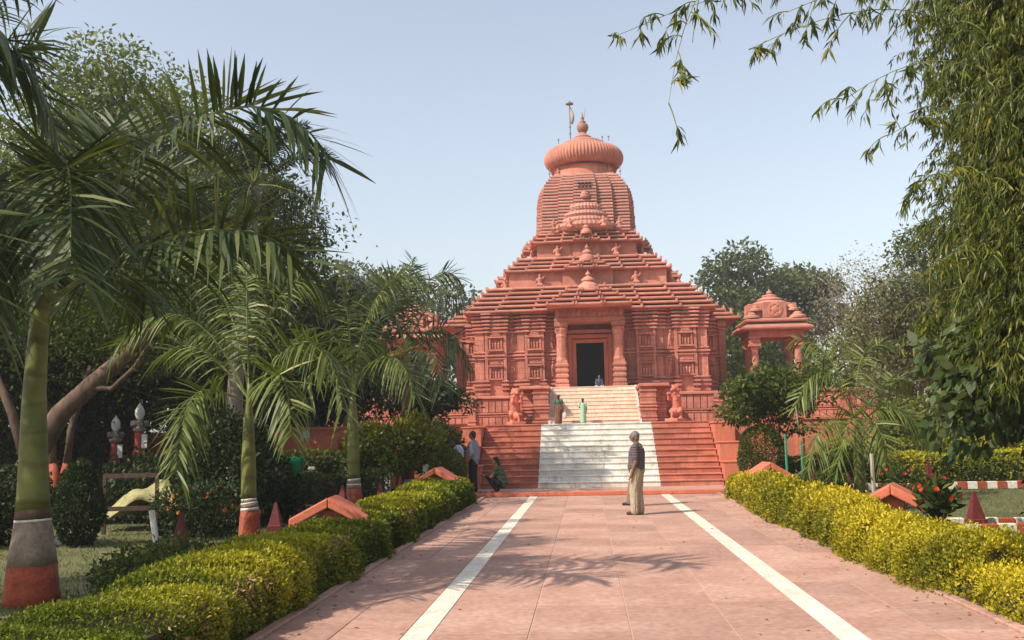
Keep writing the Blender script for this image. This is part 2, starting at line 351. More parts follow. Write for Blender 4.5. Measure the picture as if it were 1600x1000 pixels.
# ------------------------------------------------ wall bays: pilaster cores with wrapped mouldings
BASE = [(2.95, 3.3, .09), (3.36, 3.48, .07), (3.58, 3.68, .10), (3.755, 3.855, .10), (3.93, 4.01, .07)]
MID = [(4.90, 4.97, .07), (5.03, 5.12, .11), (5.18, 5.25, .07)]
TOP = [(6.06, 6.14, .08), (6.22, 6.30, .09), (6.37, 6.45, .11), (6.53, 6.61, .13), (6.69, 6.77, .15), (6.84, 6.915, .16)]
def bay(xc, w, yf, ang=0.0, yb=None, bands=('b', 'm', 't'), name='pilaster', zt=6.9):
    yb = yb if yb is not None else -4.95
    mb = MB(); mb.box(xc - w/2, xc + w/2, yf, yb, 2.1, zt, .012); mb.v = rot_pts(mb.v, ang); o = mb.build(name, M['sand'], T)
    for key, lst in (('b', BASE), ('m', MID), ('t', TOP)):
        if key in bands:
            q = MB()
            for z0, z1, e in lst:
                if z1 <= zt + .05: q.box(xc - w/2 - e, xc + w/2 + e, yf - e, yb, z0, z1, .018)
            q.v = rot_pts(q.v, ang); q.build('moulding', M['sand'], o)
    return o
def niche(xc, yf, ang, w=.52):
    """two carved shrine panels, one above the other"""
    for z0 in (4.06, 5.30):
        q = MB(); hw = w/2
        q.box(xc-hw-.06, xc+hw+.06, yf-.14, yf+.02, z0-.04, z0+.04, .01); q.box(xc-hw-.03, xc-hw+.05, yf-.12, yf+.02, z0+.045, z0+.52, .01); q.box(xc+hw-.05, xc+hw+.03, yf-.085, yf+.02, z0+.045, z0+.52, .01)
        q.box(xc-hw-.06, xc+hw+.06, yf-.16, yf+.02, z0+.525, z0+.60, .015); q.box(xc-hw+.04, xc+hw-.04, yf-.08, yf+.02, z0+.62, z0+.69, .015); q.box(xc-hw+.1, xc+hw-.1, yf-.06, yf+.02, z0+.70, z0+.75, .01)
        q.v = rot_pts(q.v, ang); o = q.build('shrine_frame', M['sand'], T)
        f = MB()
        for dx in (-.12, 0.0, .12):
            if abs(dx) > .05 and w < .4: continue
            f.capsule((xc+dx, yf-.02, z0+.08), (xc+dx*1.1, yf-.03, z0+.30), .045, .055, 6); f.ellip((xc+dx, yf-.035, z0+.41), (.04, .04, .05), 6, 5)
        f.v = rot_pts(f.v, ang); f.build('carved_figure', M['sand'], o)
def figure(xc, yf, ang, z0):
    f = MB(); f.box(xc-.12, xc+.12, yf-.03, yf+.05, z0-.06, z0, .01)
    f.capsule((xc-.04, yf-.02, z0+.04), (xc-.01, yf-.02, z0+.3), .04, .06, 6); f.capsule((xc+.05, yf-.02, z0+.04), (xc+.01, yf-.02, z0+.3), .04, .06, 6)
    f.capsule((xc, yf-.02, z0+.3), (xc+.03, yf-.03, z0+.5), .06, .075, 6); f.ellip((xc+.04, yf-.04, z0+.64), (.055, .05, .07), 8, 6); f.capsule((xc+.09, yf-.03, z0+.5), (xc+.13, yf-.04, z0+.35), .03, .025, 6)
    f.box(xc-.13, xc+.13, yf-.05, yf+.05, z0+.74, z0+.8, .01); f.v = rot_pts(f.v, ang); f.build('carved_figure', M['sand'], T)
for s in (-1, 1):
    bay(s*4.78, .40, -5.16)                       # corner pilaster
    bay(s*4.46, .13, -5.30, bands=('b', 't'))
    bay(s*4.06, .62, -5.24, bands=('m', 't'), name='niche_bay'); niche(s*4.06, -5.25, 0)
    bay(s*3.66, .13, -5.30, bands=('b', 't'))
    bay(s*3.36, .40, -5.01); figure(s*3.40, -5.03, 0, 4.1); figure(s*3.40, -5.03, 0, 5.32)
    bay(s*2.98, .30, -5.15)
    bay(s*2.74, .12, -5.30, bands=('b', 't'))
    bay(s*2.38, .56, -5.24, bands=('m', 't'), name='niche_bay'); niche(s*2.38, -5.25, 0)
    bay(s*2.03, .12, -5.30, bands=('b', 't'))
    bay(s*1.72, .40, -5.01); figure(s*1.66, -5.03, 0, 4.1); figure(s*1.66, -5.03, 0, 5.32)
    # front faces of the side bays and side porch corner, seen past the corners
    bay(s*5.30, .36, -3.50, yb=-3.3, bands=('b', 'm', 't'), zt=6.7); niche(s*5.32, -3.52, 0, .3)
    bay(s*5.78, .30, -1.58, yb=-1.4, zt=6.7); bay(s*6.12, .30, -1.62, yb=-1.4, bands=('b',), zt=6.7)
    b2 = MB(); b2.box(s*6.12-.2, s*6.12+.2, -1.72, -1.3, 6.45, 6.76, .03); b2.box(s*6.12-.17, s*6.12+.17, -1.68, -1.3, 6.28, 6.42, .03); b2.build('capital', M['sand'], T)
    # side walls (left one faces the sun), a simple rhythm of bays
    for yy, w, e in ((-4.5, .6, .1), (-3.9, .3, .16)):
        bay(yy*(-s) if False else yy*s*-1, w, -5.0 - e, ang=s*PI/2)
# porch columns and the lintel
def column(x, y, z0, z1, r):
    o = MB(); o.box(x-r*1.25, x+r*1.25, y-r*1.25, y+r*1.25, z0, z0+.24, .02)
    for k in range(4): o.box(x-r*1.18, x+r*1.18, y-r*1.18, y+r*1.18, z0+.27+k*.23, z0+.42+k*.23, .03)
    o.box(x-r*.98, x+r*.98, y-r*.98, y+r*.98, z0+.2, z0+1.25, .02)
    ob = o.build('column', M['sand'], T)
    sh = MB(); sh.revolve((x, y, z0+1.22), [(r*1.0, 0), (r*1.02, .08), (r*.88, .12), (r*.84, z1-z0-1.9), (r*.95, z1-z0-1.82), (r*.85, z1-z0-1.74), (r*1.05, z1-z0-1.62), (r*1.1, z1-z0-1.5), (r*.9, z1-z0-1.42)], 16, 8, .03); sh.build('shaft', M['sand'], ob)
    c = MB(); c.box(x-r*1.2, x+r*1.2, y-r*1.2, y+r*1.2, z1-.22, z1-.002, .03); c.box(x-r*1.05, x+r*1.05, y-r*1.05, y+r*1.05, z1-.36, z1-.24, .03); c.build('capital', M['sand'], ob)
for s in (-1, 1):
    column(s*1.20, -6.0, 3.5, 6.36, .235); column(s*1.20, -5.2, 3.5, 6.36, .2)
lb = MB(); lb.box(-1.48, 1.48, -6.28, -4.9, 6.36, 6.52, .02); lb.box(-1.44, 1.44, -6.22, -4.9, 6.524, 6.925, .0); ob = lb.build('lintel', M['sand'], T)
for k in range(13):
    x = -1.32 + k*.22; f = MB(); f.box(x-.07, x+.07, -6.27, -6.2, 6.56, 6.72, .015); f.capsule((x, -6.23, 6.74), (x, -6.23, 6.86), .05, .03, 6); f.build('carved_petal', M['sand'], ob)
# ------------------------------------------------ tower
def hprof(z):
    zs = [11.0, 12.0, 12.85, 13.2, 13.4, 13.6, 13.8, 13.98]; hs = [2.08, 2.06, 2.02, 1.97, 1.91, 1.82, 1.70, 1.56]
    return float(np.interp(z, zs, hs))
nC = 19; z0, z1 = 11.06, 13.98; st = (z1 - z0)/nC
for k in range(nC):
    z = z0 + st*k; h = hprof(z + st*.5)
    course(h, z, st*.72, .09, st*.12, (.27, .63, 1.0), (.34*h/2.1, .17*h/2.1, 0), 'tower_block', M['tower'], T, stud=False, deep=.42, jit=.003)
tc = MB(); tc.loft([sq(1.8, 11.0), sq(1.8, 12.8), sq(1.7, 13.3), sq(1.4, 13.9), sq(1.35, 13.97)]); tc.build('tower_core', M['tower'], T)
tp = MB(); tp.box(-1.4, 1.4, -1.4, 1.4, 13.97, 14.05, .02); tp.build('tower_top', M['tower'], T)
# ribbed crown
cr = MB(); cr.revolve((0, 0, 14.04), [(1.5, 0), (1.48, .42), (1.62, .46)], 48); cr.build('crown_neck', M['roof'], T, smooth=False)
am = MB(); prof = []
for k in range(13):
    t = -PI/2*.86 + (PI*.86)*k/12; prof.append((1.38 + .56*math.cos(t), 15.12 - 14.0 + .53*math.sin(t)))
am.revolve((0, 0, 14.0), prof, 432, 72, .013); am.build('ribbed_crown', M['roof'], T, smooth=True)
cp = MB(); cp.revolve((0, 0, 15.55), [(1.38, 0), (1.45, .03), (1.45, .12), (1.3, .2), (1.1, .30), (1.08, .35), (.9, .45), (.68, .55), (.42, .62), (.44, .70), (.36, .76), (.2, .86), (.17, .95)], 40); cp.build('crown_cap', M['roof'], T, smooth=False)
kp = MB(); kp.revolve((0, 0, 16.47), [(.12, 0), (.2, .06), (.28, .2), (.295, .36), (.25, .45), (.14, .5), (.17, .55), (.17, .6), (.08, .65), (.07, .74), (.1, .78), (.05, .86), (.04, .95), (.012, 1.1)], 20); kp.build('pot_finial', M['copper'], T, smooth=True)
for k, (x, y) in enumerate(((-1.25, -.9), (1.2, -.95), (1.42, .2), (-1.45, 0))):
    inst(st0, T, (x, y, 14.04), 0, (.75, .75, .75))
for x, y, z in ((-1.66, -1.3, 13.98), (1.72, -1.3, 13.98), (.95, -.35, 16.0), (-1.2, -.5, 15.9), (1.25, -.5, 15.95)):
    f = MB(); f.tube([(x, y, z-.06), (x, y, z+.42 if z < 15 else z+.2)], .022, 5); f.box(x-.05, x+.05, y-.03, y+.03, z+.12, z+.17); f.build('lamp_bracket', M['metal'], T)
# flag pole beside the pot
fp = MB(); fx, fy = -.62, .0; fp.tube([(fx, fy, 16.0), (fx, fy, 18.05)], [.035, .025], 8); fp.revolve((fx, fy, 17.98), [(.03, 0), (.2, .02), (.2, .06), (.05, .08), (.06, .15), (.02, .2)], 12)
for z in (16.45, 16.8): fp.revolve((fx, fy, z), [(.03, 0), (.06, .02), (.06, .05), (.03, .07)], 8)
po = fp.build('flag_pole', M['metal'], T)
fg = MB(); g1, g2 = [], []
for k in range(7):
    u = k/6; z = 17.85 - u*.85; wdt = .05 + .15*math.sin(u*PI*.85)
    g1.append((fx + .03, fy - .01, z)); g2.append((fx + .03 + wdt, fy - .01 + .05*math.sin(u*9), z - .03))
fg.loft([g1, g2], cap=False, closed=False); o = fg.build('flag', M['flag'], po, smooth=True)
sm = o.modifiers.new('t', 'SOLIDIFY'); sm.thickness = .01
rod = MB(); rod.tube([(.08, 0, 17.2), (.17, 0, 17.8)], .012, 4); rod.build('lightning_rod', M['metal'], T)
# round stacked ornament on the tower front
KC = (0, -1.62)
for z, prof, nm, fl_, am_ in ((11.0, [(1.15, 0), (1.36, .08), (1.48, .24), (1.46, .38), (1.25, .45)], 'lotus_base', 44, .012), (11.44, [(1.2, 0), (1.25, .1), (1.22, .2), (1.05, .28)], 'lotus_ring', 44, .012),
                    (11.72, [(1.08, 0), (1.16, .1), (1.12, .2), (.9, .3)], 'lotus_ring', 44, .012), (12.0, [(.76, 0), (.9, .1), (.94, .22), (.88, .34), (.66, .44), (.62, .47)], 'ribbed_ornament', 36, .02), (12.46, [(.63, 0), (.6, .06), (.4, .15), (.25, .18)], 'ornament_cap', 0, 0)):
    kd = MB(); kd.revolve((KC[0], KC[1], z), prof, 144, fl_, am_); kd.build(nm, M['tower'], T)
kd = MB(); kd.revolve((0, -2.3, 12.58), [(.16, 0), (.22, .08), (.22, .24), (.16, .3), (.17, .36)], 16); kd.build('ornament_pot', M['tower'], T)
for i, x in enumerate((-.26, -.09, .08, .25)):
    for j in range(2):
        kd = MB(); kd.box(x - .055, x + .055, -2.36 + .03*j, -2.1, 13.13 + j*.2, 13.19 + j*.2); kd.build('dark_slot_box', M['dark'], T)  # solid dark boxes stand in for the shade inside the slots
for x in (-1.5, -.75, .8, 1.55):
    inst(st0, T, (x, -2.95 if abs(x) < 1 else -2.5, 11.04), 0, (.85, .85, .85))
# ================================================================= TERRACE, STAIRS, PLINTH, PAVILIONS
ZT = 2.0
tr = MB(); tr.box(-60, 60, 31.62, 130, .0, ZT - .01); terr = tag(tr.build('terrace', M['paint_red']), kind='structure')
tw = MB(); tw.box(-3.62, 3.62, 28.55, 31.615, .0, .03); tw.build('stair_bed', M['redstone'], terr)
# lower flight: 11 steps of red slabs with a band of white marble
ST = tag(empty('staircase', (0, 28.5, 0)), 'wide red stone staircase with white marble centre below the terrace', 'staircase')
NR = 11; RZ = ZT/NR; TD = .285
random.seed(5)
for k in range(NR):
    y0 = k*TD; z0 = .10 + k*(ZT - .10)/NR; z1 = .10 + (k+1)*(ZT - .10)/NR; yb = y0 + TD + .05 if k < NR-1 else y0 + .6
    for (xa, xb, mt, n, nm) in ((-3.6, -1.79, 'redstone', 3, 'red_slab'), (-1.785, 1.785, 'marble', 4, 'marble_slab'), (1.79, 3.6, 'redstone', 3, 'red_slab')):
        cuts = sorted([xa, xb] + [xa + (xb-xa)*(i + random.uniform(-.25, .25))/n for i in range(1, n)])
        for a, b in zip(cuts, cuts[1:]):
            q = MB(); q.box(a+.003, b-.003, y0 + random.uniform(0, .004), yb, max(z0-.12, .035), z1-.04, 0); q.build(nm, M[mt], ST)
        cuts = sorted([xa, xb] + [xa + (xb-xa)*(i + random.uniform(-.3, .3))/2 for i in range(1, 2)])
        for a, b in zip(cuts, cuts[1:]):
            q = MB(); q.box(a+.002, b-.002, y0 - .025, yb, z1-.038, z1 + random.uniform(-.002, .002), .006); q.build('tread', M[mt], ST)
# landing in front of the stairs, one low step with a red edge
ld = MB(); ld.box(-4.4, 4.4, 26.62, 28.6, .0, .10); LD = tag(ld.build('landing', M['slab']), kind='structure')
x = -4.4
while x < 4.39:
    b = min(x + random.uniform(.9, 1.5), 4.4); q = MB(); q.box(x+.003, b-.003, 26.35, 26.618, .004, .105, .008); q.build('kerb_stone', M['hood'], LD); x = b
# stepped cheek blocks
for s in (-1, 1):
    W = tag(empty('cheek_wall', (s*3.93, 30.0, 0)), 'stepped red cheek wall at the %s end of the lower stairs' % ('left' if s < 0 else 'right'), 'wall', 'stair cheek walls')
    for (y0, y1, zt) in ((28.45, 29.25, .74), (29.252, 30.15, 1.30), (30.152, 31.6, 1.90)):
        q = MB(); q.box(-.3, .3 + (zt < 1)*.15, y0-30, y1-30, .0, zt, .01); o = q.build('block', M['paint_red'], W)
        q = MB(); q.box(-.33, .33 + (zt < 1)*.15, y0-30-.02, y1-30-.004, zt, zt+.05, .01); q.build('coping', M['paint_red'], o)
# terrace front walls
for s in (-1, 1):
    q = MB(); a, b = sorted((s*4.25, s*(15 if s > 0 else 12.5))); q.box(a, b, 31.3, 31.6, .0, 1.96); w = tag(q.build('terrace_wall', M['paint_red']), 'red terrace wall %s of the stairs' % ('left' if s < 0 else 'right'), 'wall', 'terrace front walls')
    q = MB(); q.box(a-.03, b+.03, 31.25, 31.64, 1.962, 2.06, .01); q.build('coping', M['paint_red'], w)
    for k in range(8):
        xx = s*(5.2 + k*1.2)
        if s < 0 and abs(xx) > 12: continue
        q = MB(); q.box(xx-.09, xx+.09, 31.24, 31.31, .0, 1.96, .01); q.build('buttress', M['paint_red'], w)
q = MB(); q.box(-.75, .75, -.05, .05, .0, .42, .01); o = tag(q.build('name_board', M['hood'], None, loc=(-9.2, 31.17, 1.30)), 'blank red board leaning against the left terrace wall', 'board')
q = MB(); q.box(-.15, .15, -.04, .04, .0, .34, .01); tag(q.build('notice_board', M['white'], None, loc=(-9.55, 31.16, 1.62)), 'small white notice on the left terrace wall', 'notice')
# upper flight in beige marble
US = tag(empty('staircase', (0, 35.6, 0)), 'beige marble upper stairs rising to the temple door', 'staircase')
for k in range(10):
    y0 = k*.3; z0 = ZT + k*.152; z1 = ZT + (k+1)*.152; cuts = sorted([-1.62, 1.62] + [-1.62 + 3.24*(i + random.uniform(-.3, .3))/4 for i in range(1, 4)])
    for a, b in zip(cuts, cuts[1:]):
        q = MB(); q.box(a+.003, b-.003, y0, y0 + .36 + (k == 9)*2.2, z0 - .1, z1 - .028); q.build('riser_slab', M['beige'], US)
    q = MB(); q.box(-1.62, 1.62, y0 - .02, y0 + .35 + (k == 9)*1.4, z1 - .026, z1, .005); q.build('tread', M['beige'], US)
for k in range(10):
    for s in (-1, 1): a, b = sorted((s*1.622, s*1.72)); q = MB(); q.box(a, b, k*.3 - .03, k*.3 + .36 + (k == 9)*1.2, ZT + k*.152 - .05, ZT + (k+1)*.152 + .02, .006); q.build('border_slab', M['marble'], US)
# piers flanking it
for s in (-1, 1):
    R = tag(empty('stair_pier', (s*2.2, 36.2, ZT)), 'carved red stone pier %s of the beige stairs' % ('left' if s < 0 else 'right'), 'pier', 'stair piers')
    for nm, dx, y0, y1, w in (('front_post', -s*.22, -.5, .1, .28), ('wall_block', -s*.2, .102, 2.9, .22), ('side_post', s*.28, -.1, .4, .18)):
        q = MB(); q.box(dx-w, dx+w, y0, y1, -.01, 1.34 - (nm == 'wall_block')*.004, .015); o = q.build(nm, M['sand'], R)
        q = MB()
        for z, e in ((.08, .04), (.2, .03), (.46, .035), (.58, .055), (.70, .035), (.95, .02), (1.16, .04)): q.box(dx-w-e, dx+w+e, y0-e, y1+e*(nm != 'wall_block')-.001*(nm == 'wall_block'), z, z+.08, .015)
        q.build('moulding', M['sand'], o)
    q = MB(); q.box(-.56, .56, -.60, 2.9, 1.341, 1.46, .02); q.build('coping', M['roof'], R)
# temple plinth wall with grooved panels
for s in (-1, 1):
    PW = tag(empty('plinth_wall', (s*2.85, 38.5, ZT)), 'grooved red plinth wall %s of the temple stairs' % ('left' if s < 0 else 'right'), 'wall', 'temple plinth walls')
    Lw = 8.2
    q = MB(); a, b = sorted((0, s*Lw)); q.box(a, b, .06, .5, -.01, 1.12); q.build('backing', M['sand'], PW)
    q = MB(); q.box(a, b, -.07, .55, 1.12, 1.24, .02); q.build('coping', M['roof'], PW)
    for z in (.40, .50): q = MB(); q.box(a, b, -.02, .059, z, z+.055, .01); q.build('rail', M['sand'], PW)
    proto = {}
    n = int(Lw/.27)
    for k in range(n):
        xx = s*(.14 + k*.27)
        if k in (7, 16, 25):
            q = MB(); q.box(xx-.15, xx+.15, -.10, .06, -.01, 1.119, .015)
            for z in (.06, .2, .8, .95): q.box(xx-.18, xx+.18, -.13, .058, z, z+.08, .015)
            q.build('post', M['sand'], PW); continue
        for z0, z1 in ((0, .39), (.565, 1.10)):
            if z0 not in proto:
                q = MB(); q.box(-.115, .115, 0, .07, z0, z1, .012); proto[z0] = q.build('panel', M['sand'], PW, loc=(xx, 0, 0))
            else: inst(proto[z0], PW, (xx, 0, 0))
    q = MB(); a, b = sorted((s*2.86, s*11.0)); q.box(a, b, 39.0, 60, ZT - .005, 3.2); o = q.build('plinth_floor', M['paint_red']); tag(o, kind='structure')
# guardian statues: rearing lion on a small elephant
def guardian(x, y, s, label):
    mb = MB()
    mb.capsule((0, .05, .35), (0, -.02, .75), .17, .20); mb.capsule((0, -.02, .75), (0, -.08, .98), .19, .15)
    mb.ellip((0, -.14, 1.10), (.14, .17, .15)); mb.ellip((0, -.27, 1.06), (.075, .1, .07)); mb.capsule((-.09, -.1, 1.2), (-.1, -.08, 1.26), .04, .025); mb.capsule((.09, -.1, 1.2), (.1, -.08, 1.26), .04, .025)
    for sx in (-1, 1):
        mb.capsule((sx*.14, -.05, .82), (sx*.17, -.27, .72), .075, .06); mb.capsule((sx*.17, -.27, .72), (sx*.14, -.33, .9), .055, .05); mb.ellip((sx*.14, -.35, .93), (.06, .07, .05))
        mb.capsule((sx*.13, .08, .36), (sx*.19, -.1, .28), .12, .085); mb.capsule((sx*.19, -.1, .28), (sx*.17, .02, .06), .075, .055); mb.ellip((sx*.17, -.05, .04), (.07, .11, .045))
    mb.capsule((0, .2, .3), (0, .3, .6), .05, .04); mb.capsule((0, .3, .6), (0, .22, .8), .04, .05)
    for k in range(8):
        a = k*PI/4; mb.ellip((.15*math.cos(a), -.07, 1.06 + .15*math.sin(a)), (.06, .09, .06), 8, 6)
    mb.ellip((0, -.16, .22), (.13, .2, .15)); mb.capsule((0, -.34, .25), (.02, -.42, .05), .06, .035)
    mb.box(-.27, .27, -.45, .32, -.14, .02)
    o = remesh(mb, .02, 2, M['redstone'], 'lion_statue'); o.location = (x, y, ZT + .13); o.rotation_euler.z = s; tag(o, label, 'statue', 'guardian statues by the stairs')
guardian(-2.92, 35.6, .35, 'red stone guardian lion statue left of the upper stairs'); guardian(3.02, 35.9, -.6, 'red stone guardian lion statue right of the upper stairs')
# small pavilions either side of the temple
def pavilion(x, y, side):
    R = tag(empty('pavilion', (x, y, ZT + .2)), 'small red stone pavilion with four columns %s' % ('half hidden by palms left of the temple' if side < 0 else 'standing right of the temple'), 'pavilion', 'stone pavilions beside the temple')
    for k in range(6):
        h = 2.5 - .17*k; q = MB(); q.box(-h, h, -h, h, k*.28 - .25*(k == 0), k*.28 + .2, .02); q.box(-h + .1, h - .1, -h+.1, h-.1, k*.28 + .2, k*.28+.28); q.build('base_slab', M['sand'], R)
    for sx in (-1, 1):
        for sy in (-1, 1):
            cx, cy = sx*.92, sy*.92
            q = MB(); q.box(cx-.2, cx+.2, cy-.2, cy+.2, 1.68, 2.2, .03); q.revolve((cx, cy, 2.2), [(.17, 0), (.15, .1), (.15, .75), (.19, .8), (.17, .85)], 12); q.box(cx-.24, cx+.24, cy-.24, cy+.24, 3.05, 3.2, .03)
            q.box(cx-.21, cx+.21, cy-.21, cy+.21, 3.2, 3.4, .02); q.box(cx-.26, cx+.26, cy-.26, cy+.26, 3.4, 3.52, .03); q.box(cx-.22, cx+.22, cy-.22, cy+.22, 3.52, 3.72, .02); q.build('column', M['sand'], R)
    q = MB(); q.box(-1.16, 1.16, -1.16, -.7, 3.46, 3.75); q.box(-1.16, 1.16, .7, 1.16, 3.46, 3.75); q.box(-1.155, -.7, -.695, .695, 3.47, 3.745); q.box(.7, 1.155, -.695, .695, 3.47, 3.745); q.build('beam', M['sand'], R)
    def eave(h0, h1, z0, z1, nm):
        q = MB(); q.loft([[(-h0+.04,-h0+.04,z0),(h0-.04,-h0+.04,z0),(h0-.04,h0-.04,z0),(-h0+.04,h0-.04,z0)],[(-h0,-h0,z0+.05),(h0,-h0,z0+.05),(h0,h0,z0+.05),(-h0,h0,z0+.05)],[(-h0,-h0,z0+.11),(h0,-h0,z0+.11),(h0,h0,z0+.11),(-h0,h0,z0+.11)],[(-h1,-h1,z1),(h1,-h1,z1),(h1,h1,z1),(-h1,h1,z1)]]); return q.build(nm, M['roof'], R)
    eave(1.52, 1.1, 3.76, 4.08, 'eave_slab'); eave(1.34, 1.0, 4.10, 4.3, 'eave_slab')
    for sx in (-1, 1):
        q = MB(); a, b = sorted((sx*1.2, sx*1.6)); q.box(a, b, -.7, .7, 3.80, 3.9, .02); q.build('side_eave', M['roof'], R)
    q = MB(); q.box(-.74, .74, -.74, .74, 4.28, 5.0, .02); o = q.build('attic', M['roof'], R)
    for ang in (0, PI/2, -PI/2):
        q = MB(); q.box(-.5, .5, -1.05, -.7, 4.30, 5.0, .02); q.v = rot_pts(q.v, ang); pn = q.build('medallion_panel', M['roof'], R)
        q = MB(); q.revolve((0, 0, 0), [(.3, 0), (.33, .04), (.24, .06), (.2, .03), (.1, .07), (.05, .08)], 20); q.v = [(vx, -1.045 - vz, 4.66 + vy) for vx, vy, vz in q.v]
        for k in range(6):
            a = k*PI/3; q.ellip((.2*math.cos(a), -1.07, 4.66 + .2*math.sin(a)), (.06, .05, .06), 6, 4)
        q.v = rot_pts(q.v, ang); q.build('medallion', M['roof'], pn)
    for sx in (-1, 1):
        for k, (px, pz, w) in enumerate(((.98, 4.28, .36), (.78, 4.62, .28))):
            q = MB(); q.revolve((sx*px, -px*.95, pz), [(w, 0), (w*1.02, .07), (w*.7, .14), (w*.55, .15), (w*.55, .2), (w*.3, .28)], 14); q.build('corner_cap', M['roof'], R)
    q = MB(); q.revolve((0, 0, 4.97), [(.72, 0), (.8, .03), (.78, .09), (.56, .17), (.52, .19), (.56, .22), (.54, .27), (.34, .35), (.31, .37), (.34, .40), (.32, .44), (.16, .48), (.1, .5), (.13, .56), (.11, .62), (.03, .67), (.01, .76)], 24); q.build('roof_cap', M['roof'], R)
pavilion(8.0, 43.2, 1); pavilion(-7.95, 43.2, -1)

# the temple group stands well back on the terrace and is half as large again as first laid out: one scale for all of it
UP = tag((lambda q: (q.box(-60, 60, 49.0, 129, 1.985, 2.147), q)[1])(MB()).build('upper_terrace', M['paint_red']), kind='structure')
TSC = 1.42
for o in list(COL.objects):
    if o.parent is None and (o.name.split('.')[0] in ('temple', 'stair_pier', 'plinth_wall', 'lion_statue', 'pavilion', 'plinth_floor') or (o.name.startswith('staircase') and o.location.y > 35)):
        x, y, z = o.location; o.location = (x*TSC + .139, y*TSC, z*TSC - .693); o.scale = (TSC, TSC, TSC)
# ================================================================= GROUND, PATH, GARDEN FURNITURE
def lawn_mat():
    m, N, L, P = newmat('lawn')
    g = N.new('ShaderNodeNewGeometry')
    n1 = N.new('ShaderNodeTexNoise'); n1.inputs['Scale'].default_value = .7; n1.inputs['Detail'].default_value = 6; L.new(g.outputs[0], n1.inputs[0])
    n2 = N.new('ShaderNodeTexNoise'); n2.inputs['Scale'].default_value = 45; n2.inputs['Detail'].default_value = 5; L.new(g.outputs[0], n2.inputs[0])
    r = ramp(N, [(.3, (.085, .095, .03, 1)), (.72, (.17, .14, .065, 1)), (.5, (.115, .12, .04, 1))]); L.new(n1.outputs[0], r.inputs[0])
    r2 = ramp(N, [(.3, (.6, .6, .6, 1)), (.7, (1.25, 1.25, 1.2, 1))]); L.new(n2.outputs[0], r2.inputs[0])
    L.new(mixc(N, L, r.outputs[0], r2.outputs[0], 1.0, 'MULTIPLY'), P.inputs['Base Color']); P.inputs['Roughness'].default_value = 1
    b = N.new('ShaderNodeBump'); b.inputs['Distance'].default_value = .03; b.inputs['Strength'].default_value = .7; L.new(n2.outputs[0], b.inputs['Height']); L.new(b.outputs[0], P.inputs['Normal'])
    return m
M['lawn'] = lawn_mat()
gd = MB(); gd.add([(-260, -60, -.03), (260, -60, -.03), (260, 420, -.03), (-260, 420, -.03)], [(0, 1, 2, 3)]); tag(gd.build('ground', M['lawn']), kind='structure')
pb = MB(); pb.box(-3.08, 3.08, -6, 26.36, -.09, -.006); PATH = tag(pb.build('path', M['joint']), kind='structure')
random.seed(21)
cols = [(-3.07, -2.52), (-2.515, -1.915), (-1.68, -.86), (-.855, -.005), (0, .85), (.855, 1.62), (1.855, 2.45), (2.455, 3.07)]
for (a, b) in cols:
    y = 2.0 + random.uniform(0, .8)
    while y < 26.33:
        y2 = min(y + random.choice((.9, 1.1, 1.25, 1.5)), 26.34)
        if 26.34 - y2 < .3: y2 = 26.34
        q = MB(); q.box(a + .003, b - .003, y + .003, y2 - .003, -.05, random.uniform(-.0015, .0015), .0025); q.build('paving_slab', M['slab'], PATH); y = y2
for a in (-1.91, 1.625):
    y = 2.0
    while y < 26.3:
        y2 = min(y + random.uniform(.9, 1.4), 26.34); q = MB(); q.box(a, a + .225, y + .003, y2 - .003, -.05, .0025, .0025); q.build('cream_strip', M['strip'], PATH); y = y2
for s in (-1, 1):
    y = 2.0
    while y < 26.3:
        y2 = min(y + random.uniform(1.0, 1.6), 26.34); a, b = sorted((s*3.085, s*3.19)); q = MB(); q.box(a, b, y + .004, y2 - .004, -.06, .03 + random.uniform(-.008, .008), .01); q.build('edge_stone', M['slab'], PATH); y = y2
    q = MB(); a, b = sorted((s*3.2, s*4.7)); q.box(a, b, 1, 26.4, -.05, .004); tag(q.build('planting_bed', M['soil']), kind='structure')
# chevron hoods on posts
def hood(x, y, zc, w, rz, label):
    R = tag(empty('stone_hood', (x, y, 0), rz), label, 'garden light', 'chevron hoods along the path')
    q = MB(); q.box(-.16, .16, -.22, .22, 0, zc - .02, .02); q.build('post', M['hood'], R)
    hh = .30; t = .15; D = .42
    for s in (-1, 1):
        a = [(0, zc + .0), (0, zc + t), (s*(w*.5 - .0), zc + t - hh), (s*w*.5, zc - hh), ]
        q = MB(); r1 = [(px + (s*.002 if px == 0 else 0), -D, pz) for px, pz in a]; q.loft([r1, [(p[0], D, p[2]) for p in r1]]); o = fixn(q.build('roof_slab', M['hood'], R)); bv = o.modifiers.new('b', 'BEVEL'); bv.width = .02; bv.segments = 2
hood(-4.22, 14.6, .64, 1.15, .10, 'red chevron hood on post beside the nearer left palm'); hood(-3.95, 23.4, .78, 1.0, -.05, 'red chevron hood at the far end of the left hedge')
hood(3.92, 23.4, .76, 1.0, .05, 'red chevron hood at the far end of the yellow hedge'); hood(4.28, 15.2, .66, 1.1, -.35, 'red chevron hood among red flowers behind the yellow hedge')
